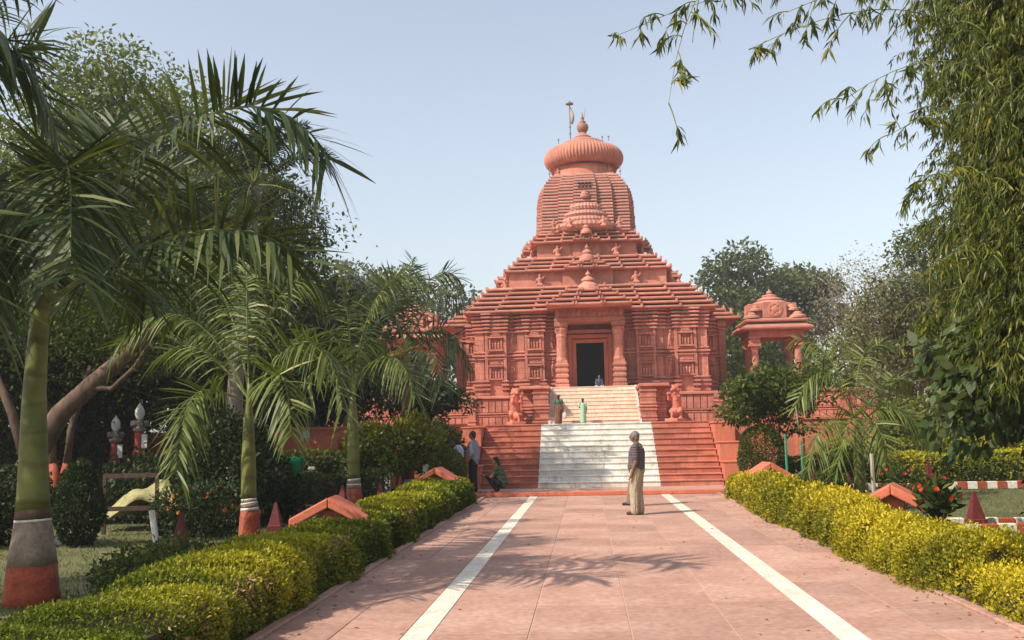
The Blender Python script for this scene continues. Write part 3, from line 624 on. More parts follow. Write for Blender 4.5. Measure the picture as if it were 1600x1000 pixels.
# little dark red obelisks
ob = None
for (x, y, h, lb) in ((-5.6, 12.3, .75, 'dark red obelisk marker nearest on the left lawn'), (-5.75, 16.6, .58, 'dark red obelisk marker next to the second palm'), (4.65, 22.0, .78, 'tall dark red obelisk marker behind the yellow hedge'), (4.47, 23.0, .62, 'dark red obelisk marker under the right hood'),
                      (5.9, 23.9, .6, 'small dark red obelisk marker beside the grey stake'), (5.75, 15.9, .62, 'dark red obelisk marker on the right lawn edging'), (-5.2, 22.6, .6, 'dark red obelisk marker by the white painted trunk'), (-5.95, 22.0, .6, 'dark red obelisk marker beside the third palm'), (6.65, 20.5, .95, 'grey red obelisk marker behind the red flowers')):
    q = MB(); q.box(-.12, .12, -.12, .12, 0, .2, .015); q.loft([[(-.105,-.105,.2),(.105,-.105,.2),(.105,.105,.2),(-.105,.105,.2)], [(-.018,-.018,h),(.018,-.018,h),(.018,.018,h),(-.018,.018,h)]]); o = q.build('obelisk_marker', M['cone'], None, loc=(x, y, 0), rz=random.uniform(-.2, .2)); tag(o, lb, 'marker', 'obelisk markers')
# red and white edging bricks
def edging(x0, y0, x1, y1, label, L=.26, h=.18):
    R = tag(empty('brick_edging', (x0, y0, 0), math.atan2(y1-y0, x1-x0)), label, 'edging', 'red and white edgings'); n = int(math.hypot(x1-x0, y1-y0)/L); pr = []
    for k in range(n):
        if k < 2:
            q = MB(); q.box(0, L-.012, -.06, .06, -.02, h, .012); pr.append(q.build('brick', M['whiteband'] if k == 0 else M['redband'], R, loc=(k*L, 0, 0)))
        else: inst(pr[k % 2], R, (k*L, random.uniform(-.01, .01), random.uniform(-.015, .01)), random.uniform(-.04, .04))
edging(6.6, 26.6, 15, 26.9, 'far red and white brick edging below the clipped hedges'); edging(4.9, 16.25, 7.6, 16.15, 'middle red and white brick edging on the right lawn'); edging(4.9, 15.6, 7.4, 15.45, 'second row of the middle red and white edging on the right', h=.16)
edging(4.55, 12.7, 5.6, 11.4, 'nearest red and white brick edging at the right')
edging(-13.5, 16.5, -9.0, 16.0, 'red and white brick edging on the left lawn', h=.12)
M['post'] = plain('lamp_post_red', (.27, .05, .04, 1), .6, .2, 8)
# ornate lamp posts with white bulbs
def lamp(x, y, h, label):
    R = tag(empty('lamp_post', (x, y, 0)), label, 'lamp post', 'red lamp posts with white bulbs')
    q = MB(); q.revolve((0, 0, 0), [(.22, 0), (.2, .2), (.13, .25), (.125, h-1.35), (.15, h-1.33), (.15, h-1.25), (.115, h-1.22), (.115, h-.75), (.15, h-.72)], 14); q.build('column', M['post'], R, smooth=False)
    q = MB(); q.revolve((0, 0, h-.72), [(.14, 0), (.17, .04), (.17, .08), (.09, .11), (.09, .26), (.12, .3)], 14); q.build('collar', M['metal'], R)
    for k in range(4):
        a = k*PI/2 + .5; q = MB(); q.box(-.06, .06, -.05, .05, -.08, .08, .02); o = q.build('flood_lamp', M['metal'], R, loc=(.16*math.cos(a), .16*math.sin(a), h-.52)); o.rotation_euler = (0.5, 0, a)
    q = MB(); q.box(-.07, .07, -.02, .02, -.18, .18, .005); q.build('placard', M['white'], R, loc=(.19, -.1, h-.98))
    q = MB(); q.revolve((0, 0, h-.42), [(.06, 0), (.09, .05), (.125, .14), (.12, .24), (.085, .33), (.03, .4), (.01, .44)], 18); q.build('bulb', M['white'], R, smooth=True)
lamp(-12.0, 24.5, 2.68, 'taller red lamp post with white bulb among dark shrubs'); lamp(-13.55, 26.3, 2.42, 'shorter red lamp post with white bulb further left')
# stakes and boards
def stake(x, y, h, r, mt, label, lean=(0, 0)):
    q = MB(); q.tube([(0, 0, -.05), (lean[0]*.5, lean[1]*.5, h*.5), (lean[0], lean[1], h)], [r, r*.95, r*.9], 7); tag(q.build('stake', mt, None, loc=(x, y, 0)), label, 'stake')
M['greenpaint'] = plain('green_paint', (.05, .25, .13, 1), .5, .2); M['wood'] = bark('grey_wood', (.25, .2, .15, 1), (.5, .44, .36, 1)); M['brownwood'] = bark('brown_wood', (.05, .03, .02, 1), (.10, .055, .04, 1))
stake(-6.0, 12.6, .75, .045, M['whiteband'], 'white leaning stake on the left lawn', (-.18, .1)); stake(4.62, 24.6, 1.55, .035, M['greenpaint'], 'green stake beside the small tree'); stake(5.15, 25.3, 1.35, .03, M['greenpaint'], 'thin green stake right of the small tree'); stake(5.55, 20.6, 1.12, .045, M['wood'], 'grey stake beside the small right palm'); 
bd = tag(empty('board_frame', (-8.75, 17.4, 0), .15), 'empty brown wooden frame standing in the left shrubs', 'frame')
for z in (1.02, .42): q = MB(); q.box(-.5, .5, -.03, .03, z, z + .08); q.build('rail', M['brownwood'], bd)
for x in (-.5, .44): q = MB(); q.box(x, x+.06, -.032, .032, 0, 1.1); q.build('post', M['brownwood'], bd)
# tarpaulin heap
q = MB(); n = 22; rows = []
for j in range(n):
    row = []
    for i in range(n):
        u, v = i/(n-1)*2-1, j/(n-1)*2-1; rr = max(0, 1 - u*u*.9 - v*v*.7); z = .62*rr**.5*(.75 + .25*math.sin(3*u + 1)) + .06*math.sin(8*u + 5*v) + .04*math.sin(13*v - 6*u)
        row.append((u*.95 + .05*math.sin(6*v), v*.6 + .04*math.sin(7*u), max(z, 0) + .12 + .18*(u > .2)*u))
    rows.append(row)
q.loft(rows, cap=False, closed=False); o = q.build('tarpaulin', plain('olive_tarp', (.30, .27, .12, 1), .7, .25, 3), None, smooth=True, loc=(-8.9, 18.6, .1)); tag(o, 'olive tarpaulin draped over a heap by the marigolds', 'tarpaulin')
s_ = o.modifiers.new('t', 'SOLIDIFY'); s_.thickness = .01
for i, (x, lb) in enumerate(((-8.9, 'leftmost white box light on the clipped left hedge'), (-7.85, 'second white box light from the left on the clipped hedge'), (-6.85, 'third white box light on the clipped hedge right of the child'), (-5.75, 'fourth white box light on the clipped hedge right of the child'), (-4.7, 'rightmost white box light beside the white flowering shrub'))):
    q = MB(); q.box(-.075, .075, -.06, .06, .0, .92, .01); q.box(-.09, .09, -.075, .075, .84, .88, .005); tag(q.build('box_light', M['white'], None, loc=(x, 26.1, 0)), lb, 'garden light', 'white box lights')
for i, (x, y, lb) in enumerate(((-3.2, 26.55, 'grey pair of shoes nearest the crouching woman'), (-3.65, 26.5, 'pair of pale shoes by the standing man'))):
    R = tag(empty('shoes', (x, y, .105), .4*i), lb, 'shoes', 'shoes left by the stairs')
    for s in (-1, 1):
        q = MB(); q.ellip((s*.07, 0, .03), (.045, .13, .035), 10, 6); q.ellip((s*.07, -.05, .055), (.035, .06, .03), 10, 6); q.build('shoe', M['white'] if i else M['metal'], R, smooth=True)
# ================================================================= VEGETATION
FR1 = [[(-6.21, 10.1, 3.52), (-5.58, 10.1, 4.96), (-3.69, 9.9, 6.05), (-2.94, 9.6, 4.55)], [(-6.2, 10.1, 3.24), (-5.3, 9.9, 3.74), (-3.84, 9.6, 4.25), (-3.13, 9.3, 3.42)], [(-6.23, 10.1, 3.52), (-5.94, 9.8, 5.25), (-5.32, 8.9, 4.58), (-4.97, 8.3, 3.18)], [(-6.27, 10.1, 3.45), (-7.22, 10.2, 4.91), (-8.57, 10.3, 5.38), (-9.57, 10.4, 3.76)], [(-6.23, 10.1, 3.67), (-6.53, 11.0, 5.11), (-6.76, 12.0, 6.03), (-6.52, 13.0, 5.98)], [(-6.22, 10.1, 3.24), (-6.36, 9.6, 4.14), (-6.44, 8.9, 3.78), (-6.43, 8.5, 2.72)], [(-6.18, 10.1, 3.38), (-6.19, 11.0, 4.7), (-5.86, 12.2, 5.43), (-5.55, 13.0, 4.9)], [(-6.22, 10.1, 3.02), (-6.21, 10.8, 3.72), (-6.15, 11.6, 4.02), (-5.99, 12.2, 3.43)]]
FR6 = [[(-8.48, 8.7, 4.53), (-7.58, 8.9, 6.94), (-6.08, 9.2, 6.58), (-5.79, 9.5, 4.72)], [(-8.48, 8.7, 4.53), (-7.17, 8.9, 6.01), (-6.58, 9.4, 5.56), (-6.33, 9.9, 6.19)], [(-8.47, 8.7, 4.33), (-6.89, 8.2, 4.62), (-5.9, 7.9, 4.13), (-5.42, 7.8, 2.84)], [(-8.49, 8.7, 4.59), (-7.99, 9.5, 6.11), (-7.6, 10.4, 6.71), (-7.15, 11.2, 7.56)]]
FR2 = [[(-6.05, 16.0, 2.34), (-6.73, 16.0, 3.96), (-7.55, 15.8, 4.29), (-8.22, 15.6, 3.24)], [(-6.03, 16.0, 2.29), (-6.83, 15.5, 2.72), (-6.73, 15.0, 2.58), (-6.72, 14.7, 1.17)], [(-6.0, 16.0, 2.4), (-6.0, 16.2, 3.96), (-5.3, 16.5, 5.13), (-4.92, 16.8, 4.12)], [(-6.0, 16.0, 2.29), (-5.24, 15.6, 3.64), (-4.37, 15.2, 3.57), (-4.14, 14.9, 2.11)], [(-6.03, 16.0, 2.4), (-6.1, 16.0, 3.72), (-6.1, 16.0, 4.16), (-6.1, 16.0, 4.84)], [(-6.03, 16.0, 2.4), (-6.57, 16.8, 4.06), (-7.34, 17.5, 5.16), (-8.19, 18.0, 5.41)], [(-5.97, 16.0, 2.23), (-5.32, 15.2, 2.97), (-4.92, 14.6, 2.91), (-4.74, 14.2, 1.72)], [(-6.03, 16.0, 2.34), (-7.11, 17.0, 3.39), (-7.86, 17.6, 3.71), (-8.53, 18.0, 3.28)], [(-6.0, 16.0, 2.34), (-6.04, 17.0, 3.6), (-6.13, 18.0, 4.33), (-5.73, 18.8, 4.3)], [(-6.08, 16.0, 2.18), (-6.06, 15.2, 2.58), (-6.04, 14.6, 2.15), (-6.04, 14.4, 1.17)]]
FR3 = [[(-6.19, 24.0, 2.71), (-6.38, 24.0, 4.67), (-7.39, 24.0, 5.2), (-8.15, 23.8, 3.39)], [(-6.19, 24.0, 2.67), (-6.05, 24.0, 4.99), (-5.21, 24.0, 6.3), (-4.39, 24.0, 5.6)], [(-6.19, 24.0, 2.67), (-5.54, 23.2, 3.92), (-4.63, 22.6, 3.99), (-4.29, 22.2, 2.59)], [(-6.19, 24.0, 2.71), (-6.21, 23.0, 3.92), (-6.49, 22.0, 3.99), (-6.79, 21.5, 2.34)], [(-6.19, 24.0, 2.71), (-6.22, 24.0, 4.34), (-6.38, 24.0, 5.17), (-6.55, 24.0, 6.01)], [(-6.19, 24.0, 2.71), (-6.12, 25.0, 4.78), (-5.98, 26.0, 5.97), (-5.17, 26.5, 6.39)], [(-6.19, 24.0, 2.71), (-6.98, 25.0, 3.78), (-7.97, 26.0, 4.24), (-8.67, 26.5, 3.94)], [(-6.19, 24.0, 2.63), (-6.08, 22.8, 3.28), (-5.8, 22.0, 3.22), (-5.68, 21.7, 1.73)], [(-6.19, 24.0, 2.67), (-5.68, 24.6, 4.39), (-5.25, 25.0, 4.76), (-4.47, 25.4, 4.09)]]
FR4 = [[(-5.39, 27.0, 4.17), (-5.08, 27.0, 6.1), (-4.33, 27.0, 6.82), (-3.78, 27.0, 6.06)], [(-5.39, 27.0, 4.17), (-4.72, 27.0, 4.98), (-3.96, 26.81, 4.93), (-3.5, 26.63, 3.64)], [(-5.39, 27.0, 4.17), (-5.27, 27.0, 5.74), (-5.27, 27.0, 6.29), (-5.17, 27.0, 6.76)], [(-5.39, 27.0, 4.17), (-5.83, 27.0, 5.94), (-6.39, 27.0, 6.33), (-7.05, 27.0, 5.42)], [(-5.39, 27.0, 4.17), (-5.9, 26.44, 4.59), (-6.36, 26.07, 4.56), (-6.55, 25.7, 3.3)], [(-5.39, 27.0, 4.17), (-4.75, 26.07, 4.51), (-4.31, 25.51, 4.27), (-4.1, 25.14, 3.04)], [(-5.39, 27.0, 4.17), (-5.83, 27.93, 5.12), (-6.41, 28.86, 6.24), (-6.71, 29.33, 6.73)], [(-5.39, 27.0, 4.17), (-4.87, 27.93, 5.86), (-4.62, 28.86, 6.38), (-4.09, 29.33, 5.84)]]
FR5 = [[(5.8, 22.5, 1.71), (5.35, 22.5, 3.26), (4.89, 22.4, 3.26), (4.38, 22.3, 2.1)], [(5.8, 22.5, 1.71), (5.54, 22.7, 3.27), (5.18, 22.9, 3.74), (4.69, 23.0, 3.77)], [(5.83, 22.5, 1.78), (5.59, 21.8, 2.06), (5.32, 21.3, 2.05), (4.89, 21.0, 0.64)], [(5.86, 22.5, 1.75), (6.44, 22.5, 2.35), (6.96, 22.4, 2.19), (7.29, 22.3, 1.32)], [(5.86, 22.5, 1.75), (6.55, 23.3, 2.68), (7.23, 24.0, 3.01), (7.83, 24.5, 2.71)], [(5.8, 22.5, 1.71), (5.15, 22.0, 2.08), (4.72, 21.7, 1.8), (4.44, 21.5, 0.77)], [(5.86, 22.5, 1.71), (5.86, 21.8, 2.05), (6.01, 21.4, 1.9), (6.02, 21.2, 0.95)], [(5.83, 22.5, 1.75), (5.86, 22.8, 3.27), (6.24, 23.0, 3.72), (6.95, 23.2, 3.57)]]
V = lambda *a: np.array(a, float)
def unit(a): return a/np.maximum(np.linalg.norm(a, axis=-1, keepdims=True), 1e-9)
def leaves(name, P, D, N, L, W, tint, mat, parent=None, sub=None, kind=None, bend=.12, fine=False):
    """a mesh of single leaves: base P, direction D, face normal N, length L, width W, tint 0..1"""
    n = len(P); L = np.broadcast_to(np.asarray(L, float), (n,))[:, None]; W = np.broadcast_to(np.asarray(W, float), (n,))[:, None]
    D = unit(D); S = unit(np.cross(D, N)); N2 = unit(np.cross(S, D))
    mid = P + D*L*.45
    if fine:
        pt = lambda u, w, z: P + D*L*u + S*W*w - N2*L*(bend*u*u - abs(w)*.12)
        arr = [pt(0, 0, 0), pt(.14, -.3, 0), pt(.34, -.5, 0), pt(.62, -.4, 0), pt(1, 0, 0), pt(.62, .4, 0), pt(.34, .5, 0), pt(.14, .3, 0)]; K = 8
    else: K = 4
    vs_ = (np.stack(arr, 1).reshape(-1, 3) if fine else np.stack([P, mid - S*W*.5 + N2*L*.06, P + D*L - N2*L*bend, mid + S*W*.5 + N2*L*.06], 1).reshape(-1, 3))
    me = bpy.data.meshes.new(name); me.vertices.add(K*n); me.vertices.foreach_set('co', vs_.astype(np.float32).ravel())
    me.loops.add(K*n); me.loops.foreach_set('vertex_index', np.arange(K*n, dtype=np.int32))
    me.polygons.add(n); me.polygons.foreach_set('loop_start', np.arange(0, K*n, K, dtype=np.int32)); me.polygons.foreach_set('loop_total', np.full(n, K, np.int32))
    me.materials.append(mat); me.update(calc_edges=True)
    a = me.attributes.new('tint', 'FLOAT', 'FACE'); a.data.foreach_set('value', np.clip(np.broadcast_to(tint, (n,)), 0, 1).astype(np.float32))
    o = bpy.data.objects.new(name, me); COL.objects.link(o); o.parent = parent
    if kind: o['kind'] = kind
    return o
LF = {}
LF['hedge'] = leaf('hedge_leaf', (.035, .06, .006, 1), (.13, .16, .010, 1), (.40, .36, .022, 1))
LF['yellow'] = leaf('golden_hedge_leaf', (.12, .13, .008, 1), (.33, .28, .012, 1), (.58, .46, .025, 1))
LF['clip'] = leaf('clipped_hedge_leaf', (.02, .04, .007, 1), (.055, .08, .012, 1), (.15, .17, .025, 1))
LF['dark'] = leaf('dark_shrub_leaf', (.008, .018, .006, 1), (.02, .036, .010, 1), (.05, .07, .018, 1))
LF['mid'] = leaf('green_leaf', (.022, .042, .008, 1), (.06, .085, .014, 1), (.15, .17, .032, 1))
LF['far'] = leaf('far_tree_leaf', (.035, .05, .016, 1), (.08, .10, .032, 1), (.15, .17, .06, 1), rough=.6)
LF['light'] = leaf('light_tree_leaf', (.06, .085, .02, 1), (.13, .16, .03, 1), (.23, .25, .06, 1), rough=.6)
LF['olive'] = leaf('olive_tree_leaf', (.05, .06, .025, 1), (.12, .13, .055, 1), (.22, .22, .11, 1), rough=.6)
LF['grey'] = leaf('dry_tree_leaf', (.14, .12, .09, 1), (.24, .21, .16, 1), (.34, .3, .25, 1), rough=.8)
LF['palm'] = leaf('palm_leaflet', (.02, .038, .008, 1), (.05, .075, .017, 1), (.17, .175, .065, 1), rough=.5, spec=.3, trans=.2)
LF['palm2'] = leaf('young_palm_leaflet', (.045, .07, .009, 1), (.11, .145, .022, 1), (.28, .28, .085, 1), rough=.48, spec=.32, trans=.25)
LF['bamboo'] = leaf('bamboo_leaf', (.022, .036, .004, 1), (.10, .12, .010, 1), (.36, .31, .05, 1), rough=.4, trans=.35)
LF['broad'] = leaf('broad_leaf', (.03, .055, .018, 1), (.07, .10, .03, 1), (.16, .18, .07, 1), rough=.4)
LF['red'] = leaf('red_flower', (.30, .02, .015, 1), (.45, .03, .02, 1), (.6, .06, .04, 1)); LF['orange'] = leaf('marigold', (.55, .10, .01, 1), (.7, .18, .01, 1), (.8, .3, .02, 1)); LF['whitef'] = leaf('white_flower', (.6, .58, .5, 1), (.75, .72, .66, 1), (.8, .8, .76, 1))
M['bark'] = bark('tree_bark', (.05, .035, .025, 1), (.14, .10, .075, 1)); M['barkpale'] = bark('pale_bark', (.16, .12, .09, 1), (.3, .25, .2, 1)); M['barkred'] = bark('brown_bark', (.05, .028, .02, 1), (.15, .085, .055, 1))
M['twig'] = plain('twig_mass', (.045, .035, .018, 1), .95, .3, 10); M['ptrunk'] = None
def ptrunk():
    m, N, L, P = newmat('palm_trunk_green'); tc = N.new('ShaderNodeTexCoord'); sp = N.new('ShaderNodeSeparateXYZ'); L.new(tc.outputs['Object'], sp.inputs[0])
    n = N.new('ShaderNodeTexNoise'); n.inputs['Scale'].default_value = 4; n.inputs['Detail'].default_value = 5; L.new(tc.outputs['Object'], n.inputs[0])
    r = ramp(N, [(.3, (.075, .09, .012, 1)), (.7, (.19, .19, .032, 1))]); L.new(n.outputs[0], r.inputs[0])
    w = N.new('ShaderNodeTexWave'); w.wave_type = 'BANDS'; w.bands_direction = 'Z'; w.inputs['Scale'].default_value = .9; w.inputs['Distortion'].default_value = 4; L.new(tc.outputs['Object'], w.inputs[0])
    rw = ramp(N, [(.0, (.8, .74, .6, 1)), (.10, (1, 1, 1, 1))]); L.new(w.outputs[0], rw.inputs[0])
    L.new(mixc(N, L, r.outputs[0], rw.outputs[0], 1.0, 'MULTIPLY'), P.inputs['Base Color']); P.inputs['Roughness'].default_value = .55; return m
M['ptrunk'] = ptrunk(); M['rachis'] = plain('palm_rib', (.17, .20, .05, 1), .5, .2)

# ---- hedges
def wob(p, seed, amp):
    r = np.random.default_rng(seed); out = np.zeros(len(p))
    for k in range(7):
        w = r.normal(0, 1, 3)*(1.2 + 1.3*k); out += np.sin(p @ w + r.uniform(0, 6.28))*amp/(1 + .45*k)
    return out
def hedge(label, x0, x1, y0, y1, h, mat, dens, Lf, seed, group, amp=.045, top_bright=True, flat=5.0, hfun=None, parent_name='hedge', z0=.0, loose=.02):
    r = np.random.default_rng(seed); along = 1 if (y1-y0) > (x1-x0) else 0
    R = tag(empty(parent_name, ((x0+x1)/2, (y0+y1)/2, 0)), label, 'hedge', group)
    Ln = max(x1-x0, y1-y0); hw = min(x1-x0, y1-y0)/2; per = 2*h + 2*hw; n = int(dens*per*Ln)
    t = r.uniform(-Ln/2, Ln/2, n)
    if along == 1:                                                    # nearer stretch gets more, smaller leaves
        yy = (y0+y1)/2 + t; keep = r.uniform(0, 1, n) < np.clip(9.0/np.maximum(yy, 4), .28, 1); t = t[keep]; n = len(t)
    a = r.uniform(0, PI, n)
    hh = h if hfun is None else hfun((y0+y1)/2 + t)
    cs, sn = np.cos(a), np.sin(a)
    u = np.sign(cs)*np.abs(cs)**(2/flat); w = np.abs(sn)**(2/flat)
    if r is not None:
        # even cover of sides and top
        k = r.uniform(0, per, n); top = (k > h) & (k < h + 2*hw)
        u = np.where(k <= h, -1, np.where(top, (k-h)/hw - 1, 1.0)); w = np.where(k <= h, k/h, np.where(top, 1.0, (k-h-2*hw)/h))
        q = (np.abs(u)**flat + np.abs(w)**flat)**(1/flat); u, w = u/q, w/q
    loc = np.stack([u*hw, t, w*hh], 1)
    nrm = unit(np.stack([np.sign(u)*np.abs(u)**(flat-1)/hw, np.zeros(n), np.abs(w)**(flat-1)/h], 1))
    endf = np.clip((np.abs(t) - (Ln/2 - .35))/.35, 0, 1); sc = np.sqrt(1 - .8*endf**2); loc[:, 0] *= sc; loc[:, 2] *= (.5+.5*sc)
    dsp = wob(loc, seed, amp) + r.normal(0, loose, n); loc = loc + nrm*dsp[:, None]; loc[:, 2] = np.maximum(loc[:, 2], .01)
    D = nrm*.5 + r.normal(0, .6, (n, 3)) + V(0, 0, .25); Nn = nrm*.7 + r.normal(0, .45, (n, 3)) + V(0, 0, .3)
    dist = np.clip(((y0+y1)/2 + (t if along else 0))/9.0, .75, 1.9) if along else np.ones(n)
    tn = .22 + .46*np.clip(w, 0, 1)**3 + dsp/amp*.08 + r.normal(0, .18, n) + wob(loc*.5, seed+5, .17)  # leaf colour carries yellower new growth on top and shade on the sides
    if along == 0: loc = loc[:, [1, 0, 2]]; D = D[:, [1, 0, 2]]; Nn = Nn[:, [1, 0, 2]]
    LL = Lf*dist*r.uniform(.7, 1.3, n)
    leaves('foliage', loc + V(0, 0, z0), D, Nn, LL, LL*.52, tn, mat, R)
    q = MB(); e = .09; hx, hy = ((hw-e), (Ln/2-.2)) if along else ((Ln/2-.2), (hw-e))
    if hfun is None: q.box(-hx, hx, -hy, hy, 0, h-e, .05)
    else:
        ys = np.linspace(-hy, hy, 24); q.loft([[(-hx, y, 0), (hx, y, 0), (hx, y, float(hfun((y0+y1)/2+y))-e), (-hx, y, float(hfun((y0+y1)/2+y))-e)] for y in ys])
    q.build('branches', M['twig'], R)
    return R
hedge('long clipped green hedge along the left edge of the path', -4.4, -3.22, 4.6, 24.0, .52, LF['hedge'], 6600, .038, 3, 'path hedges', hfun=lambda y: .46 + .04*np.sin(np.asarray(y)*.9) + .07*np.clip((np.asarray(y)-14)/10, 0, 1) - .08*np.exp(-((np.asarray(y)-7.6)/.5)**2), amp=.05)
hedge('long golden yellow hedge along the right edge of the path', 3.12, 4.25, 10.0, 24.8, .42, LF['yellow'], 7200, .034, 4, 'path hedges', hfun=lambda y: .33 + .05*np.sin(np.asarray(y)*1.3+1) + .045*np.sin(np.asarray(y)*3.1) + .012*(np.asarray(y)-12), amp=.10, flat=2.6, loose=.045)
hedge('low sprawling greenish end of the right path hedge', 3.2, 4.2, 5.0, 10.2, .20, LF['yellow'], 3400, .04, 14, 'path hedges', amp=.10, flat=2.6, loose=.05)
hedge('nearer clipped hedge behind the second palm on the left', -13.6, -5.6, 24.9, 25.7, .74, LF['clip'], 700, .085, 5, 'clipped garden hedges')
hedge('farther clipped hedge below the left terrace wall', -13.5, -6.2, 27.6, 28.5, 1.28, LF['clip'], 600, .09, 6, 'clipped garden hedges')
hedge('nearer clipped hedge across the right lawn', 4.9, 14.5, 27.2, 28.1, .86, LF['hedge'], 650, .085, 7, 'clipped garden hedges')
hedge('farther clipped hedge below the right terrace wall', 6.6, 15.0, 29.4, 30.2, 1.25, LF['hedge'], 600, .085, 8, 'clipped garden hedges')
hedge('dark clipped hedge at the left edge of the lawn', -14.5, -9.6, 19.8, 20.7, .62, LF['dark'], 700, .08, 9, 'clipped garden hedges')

# dead patches in the left hedge, litter on the paving
LF['dry'] = leaf('dry_leaf', (.10, .05, .02, 1), (.20, .11, .05, 1), (.34, .24, .11, 1), trans=.1)
r = np.random.default_rng(77); pc = [(8.2, .3), (9.6, .25), (11.2, .35), (13.4, .2), (7.2, .2), (15.5, .3)]
pp = np.concatenate([np.stack([-3.25 + r.normal(0, .05, 420), yy + r.normal(0, .30, 420), np.clip(zz + r.normal(0, .13, 420), .03, .5)], 1) for yy, zz in pc]); n = len(pp)
hl = [o for o in COL.objects if o.get('label', '').startswith('long clipped green hedge')][0]
leaves('dry_leaves', pp - np.array([hl.location[0], hl.location[1], 0]), r.normal(0, 1, (n, 3)) + V(.5, 0, 0), r.normal(0, 1, (n, 3)) + V(.6, 0, .3), .045, .022, r.uniform(0, 1, n), LF['dry'], hl, kind='stuff')
n = 260; sd = np.where(r.uniform(0, 1, n) < .45, -1, 1); px = np.where(r.uniform(0, 1, n) < .75, sd*(3.05 - np.abs(r.normal(0, .22, n))), r.uniform(-2.9, 2.9, n)); py = r.uniform(6, 26, n)
o = leaves('fallen_leaves', np.stack([px, py, np.full(n, .006)], 1), r.normal(0, 1, (n, 3))*V(1, 1, .08), r.normal(0, .2, (n, 3)) + V(0, 0, 1), r.uniform(.03, .07, n), r.uniform(.015, .03, n), r.uniform(0, 1, n), LF['dry'], kind='stuff'); o['label'] = 'dry leaves scattered along the edges of the path'
# ---- bushes
def bush(name, label, cat, c, rad, mat, n, Lf, seed, group=None, stem=True, amp=.06, fill=.25, wr=.5, flowers=None, up=.2, tb=.45):
    r = np.random.default_rng(seed); R = tag(empty(name, (c[0], c[1], 0)), label, cat, group)
    d = unit(r.normal(0, 1, (n, 3))); rad = V(*rad); rr = np.where(r.uniform(0, 1, n) < fill, r.uniform(.3, 1, n), 1.0)
    p = d*rad*rr[:, None]; p += d*(wob(p, seed, amp) + r.normal(0, amp*.4, n))[:, None]; p[:, 2] += c[2]
    k = p[:, 2] > .02; p, d, n = p[k], d[k], k.sum()
    D = d*.7 + r.normal(0, .6, (n, 3)) + V(0, 0, up); Nn = d*.5 + r.normal(0, .5, (n, 3)) + V(0, 0, .5)
    LL = Lf*r.uniform(.7, 1.35, n)
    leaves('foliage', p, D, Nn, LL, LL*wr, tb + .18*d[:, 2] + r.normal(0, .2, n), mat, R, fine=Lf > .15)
    if stem:
        q = MB()
        for k in range(5):
            a = k*1.3; q.tube([(.03*math.cos(a), .03*math.sin(a), 0), (rad[0]*.3*math.cos(a), rad[1]*.3*math.sin(a), c[2]*.6), (rad[0]*.6*math.cos(a), rad[1]*.6*math.sin(a), c[2] + rad[2]*.3)], [.03, .022, .01], 5)
        q.build('stem', M['bark'], R)
    if flowers:
        fm, fn, fs = flowers; d2 = unit(r.normal(0, 1, (fn, 3))); d2[:, 2] = np.abs(d2[:, 2])*.8 + .1; d2 = unit(d2)
        pp = d2*rad*1.03; pp[:, 2] += c[2]
        P3 = np.repeat(pp, 6, 0); a = np.tile(np.arange(6)*PI/3, fn); t1 = unit(np.cross(d2, V(.3, .2, 1))); t2 = np.cross(d2, t1)
        DD = np.repeat(t1, 6, 0)*np.cos(a)[:, None] + np.repeat(t2, 6, 0)*np.sin(a)[:, None] + np.repeat(d2, 6, 0)*.5
        leaves('flowers', P3, DD, np.repeat(d2, 6, 0), fs, fs*.7, r.uniform(0, 1, 6*fn), fm, R, kind='stuff')
    return R
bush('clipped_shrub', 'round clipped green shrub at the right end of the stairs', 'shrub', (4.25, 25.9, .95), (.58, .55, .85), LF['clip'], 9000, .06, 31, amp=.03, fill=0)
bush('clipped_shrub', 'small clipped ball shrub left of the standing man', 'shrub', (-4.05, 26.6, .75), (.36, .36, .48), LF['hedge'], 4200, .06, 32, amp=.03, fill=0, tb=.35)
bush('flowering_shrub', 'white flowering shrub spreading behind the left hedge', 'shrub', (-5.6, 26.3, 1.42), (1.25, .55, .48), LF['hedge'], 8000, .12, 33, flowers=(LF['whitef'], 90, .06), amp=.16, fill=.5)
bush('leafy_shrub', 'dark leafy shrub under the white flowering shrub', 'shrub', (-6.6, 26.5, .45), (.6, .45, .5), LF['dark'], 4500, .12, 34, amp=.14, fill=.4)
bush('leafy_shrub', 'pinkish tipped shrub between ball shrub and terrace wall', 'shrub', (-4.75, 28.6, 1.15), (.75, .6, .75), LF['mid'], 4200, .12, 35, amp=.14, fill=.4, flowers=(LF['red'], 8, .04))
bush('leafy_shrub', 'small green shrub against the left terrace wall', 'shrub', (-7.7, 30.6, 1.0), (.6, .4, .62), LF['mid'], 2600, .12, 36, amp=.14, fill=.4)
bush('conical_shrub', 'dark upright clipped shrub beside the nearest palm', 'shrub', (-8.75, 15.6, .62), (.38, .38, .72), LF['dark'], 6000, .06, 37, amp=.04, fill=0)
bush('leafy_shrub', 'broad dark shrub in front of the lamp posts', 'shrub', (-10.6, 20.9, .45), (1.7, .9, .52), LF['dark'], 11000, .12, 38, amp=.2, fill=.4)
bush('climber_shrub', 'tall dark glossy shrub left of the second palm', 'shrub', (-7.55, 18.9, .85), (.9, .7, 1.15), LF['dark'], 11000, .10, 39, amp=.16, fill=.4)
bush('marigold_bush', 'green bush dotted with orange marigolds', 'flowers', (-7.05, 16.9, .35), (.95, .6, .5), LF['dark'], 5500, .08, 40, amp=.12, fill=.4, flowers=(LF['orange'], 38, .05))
bush('leafy_shrub', 'low dark shrub at the foot of the third palm', 'shrub', (-6.9, 19.6, .45), (.8, .6, .55), LF['dark'], 4500, .1, 41, amp=.14, fill=.4)
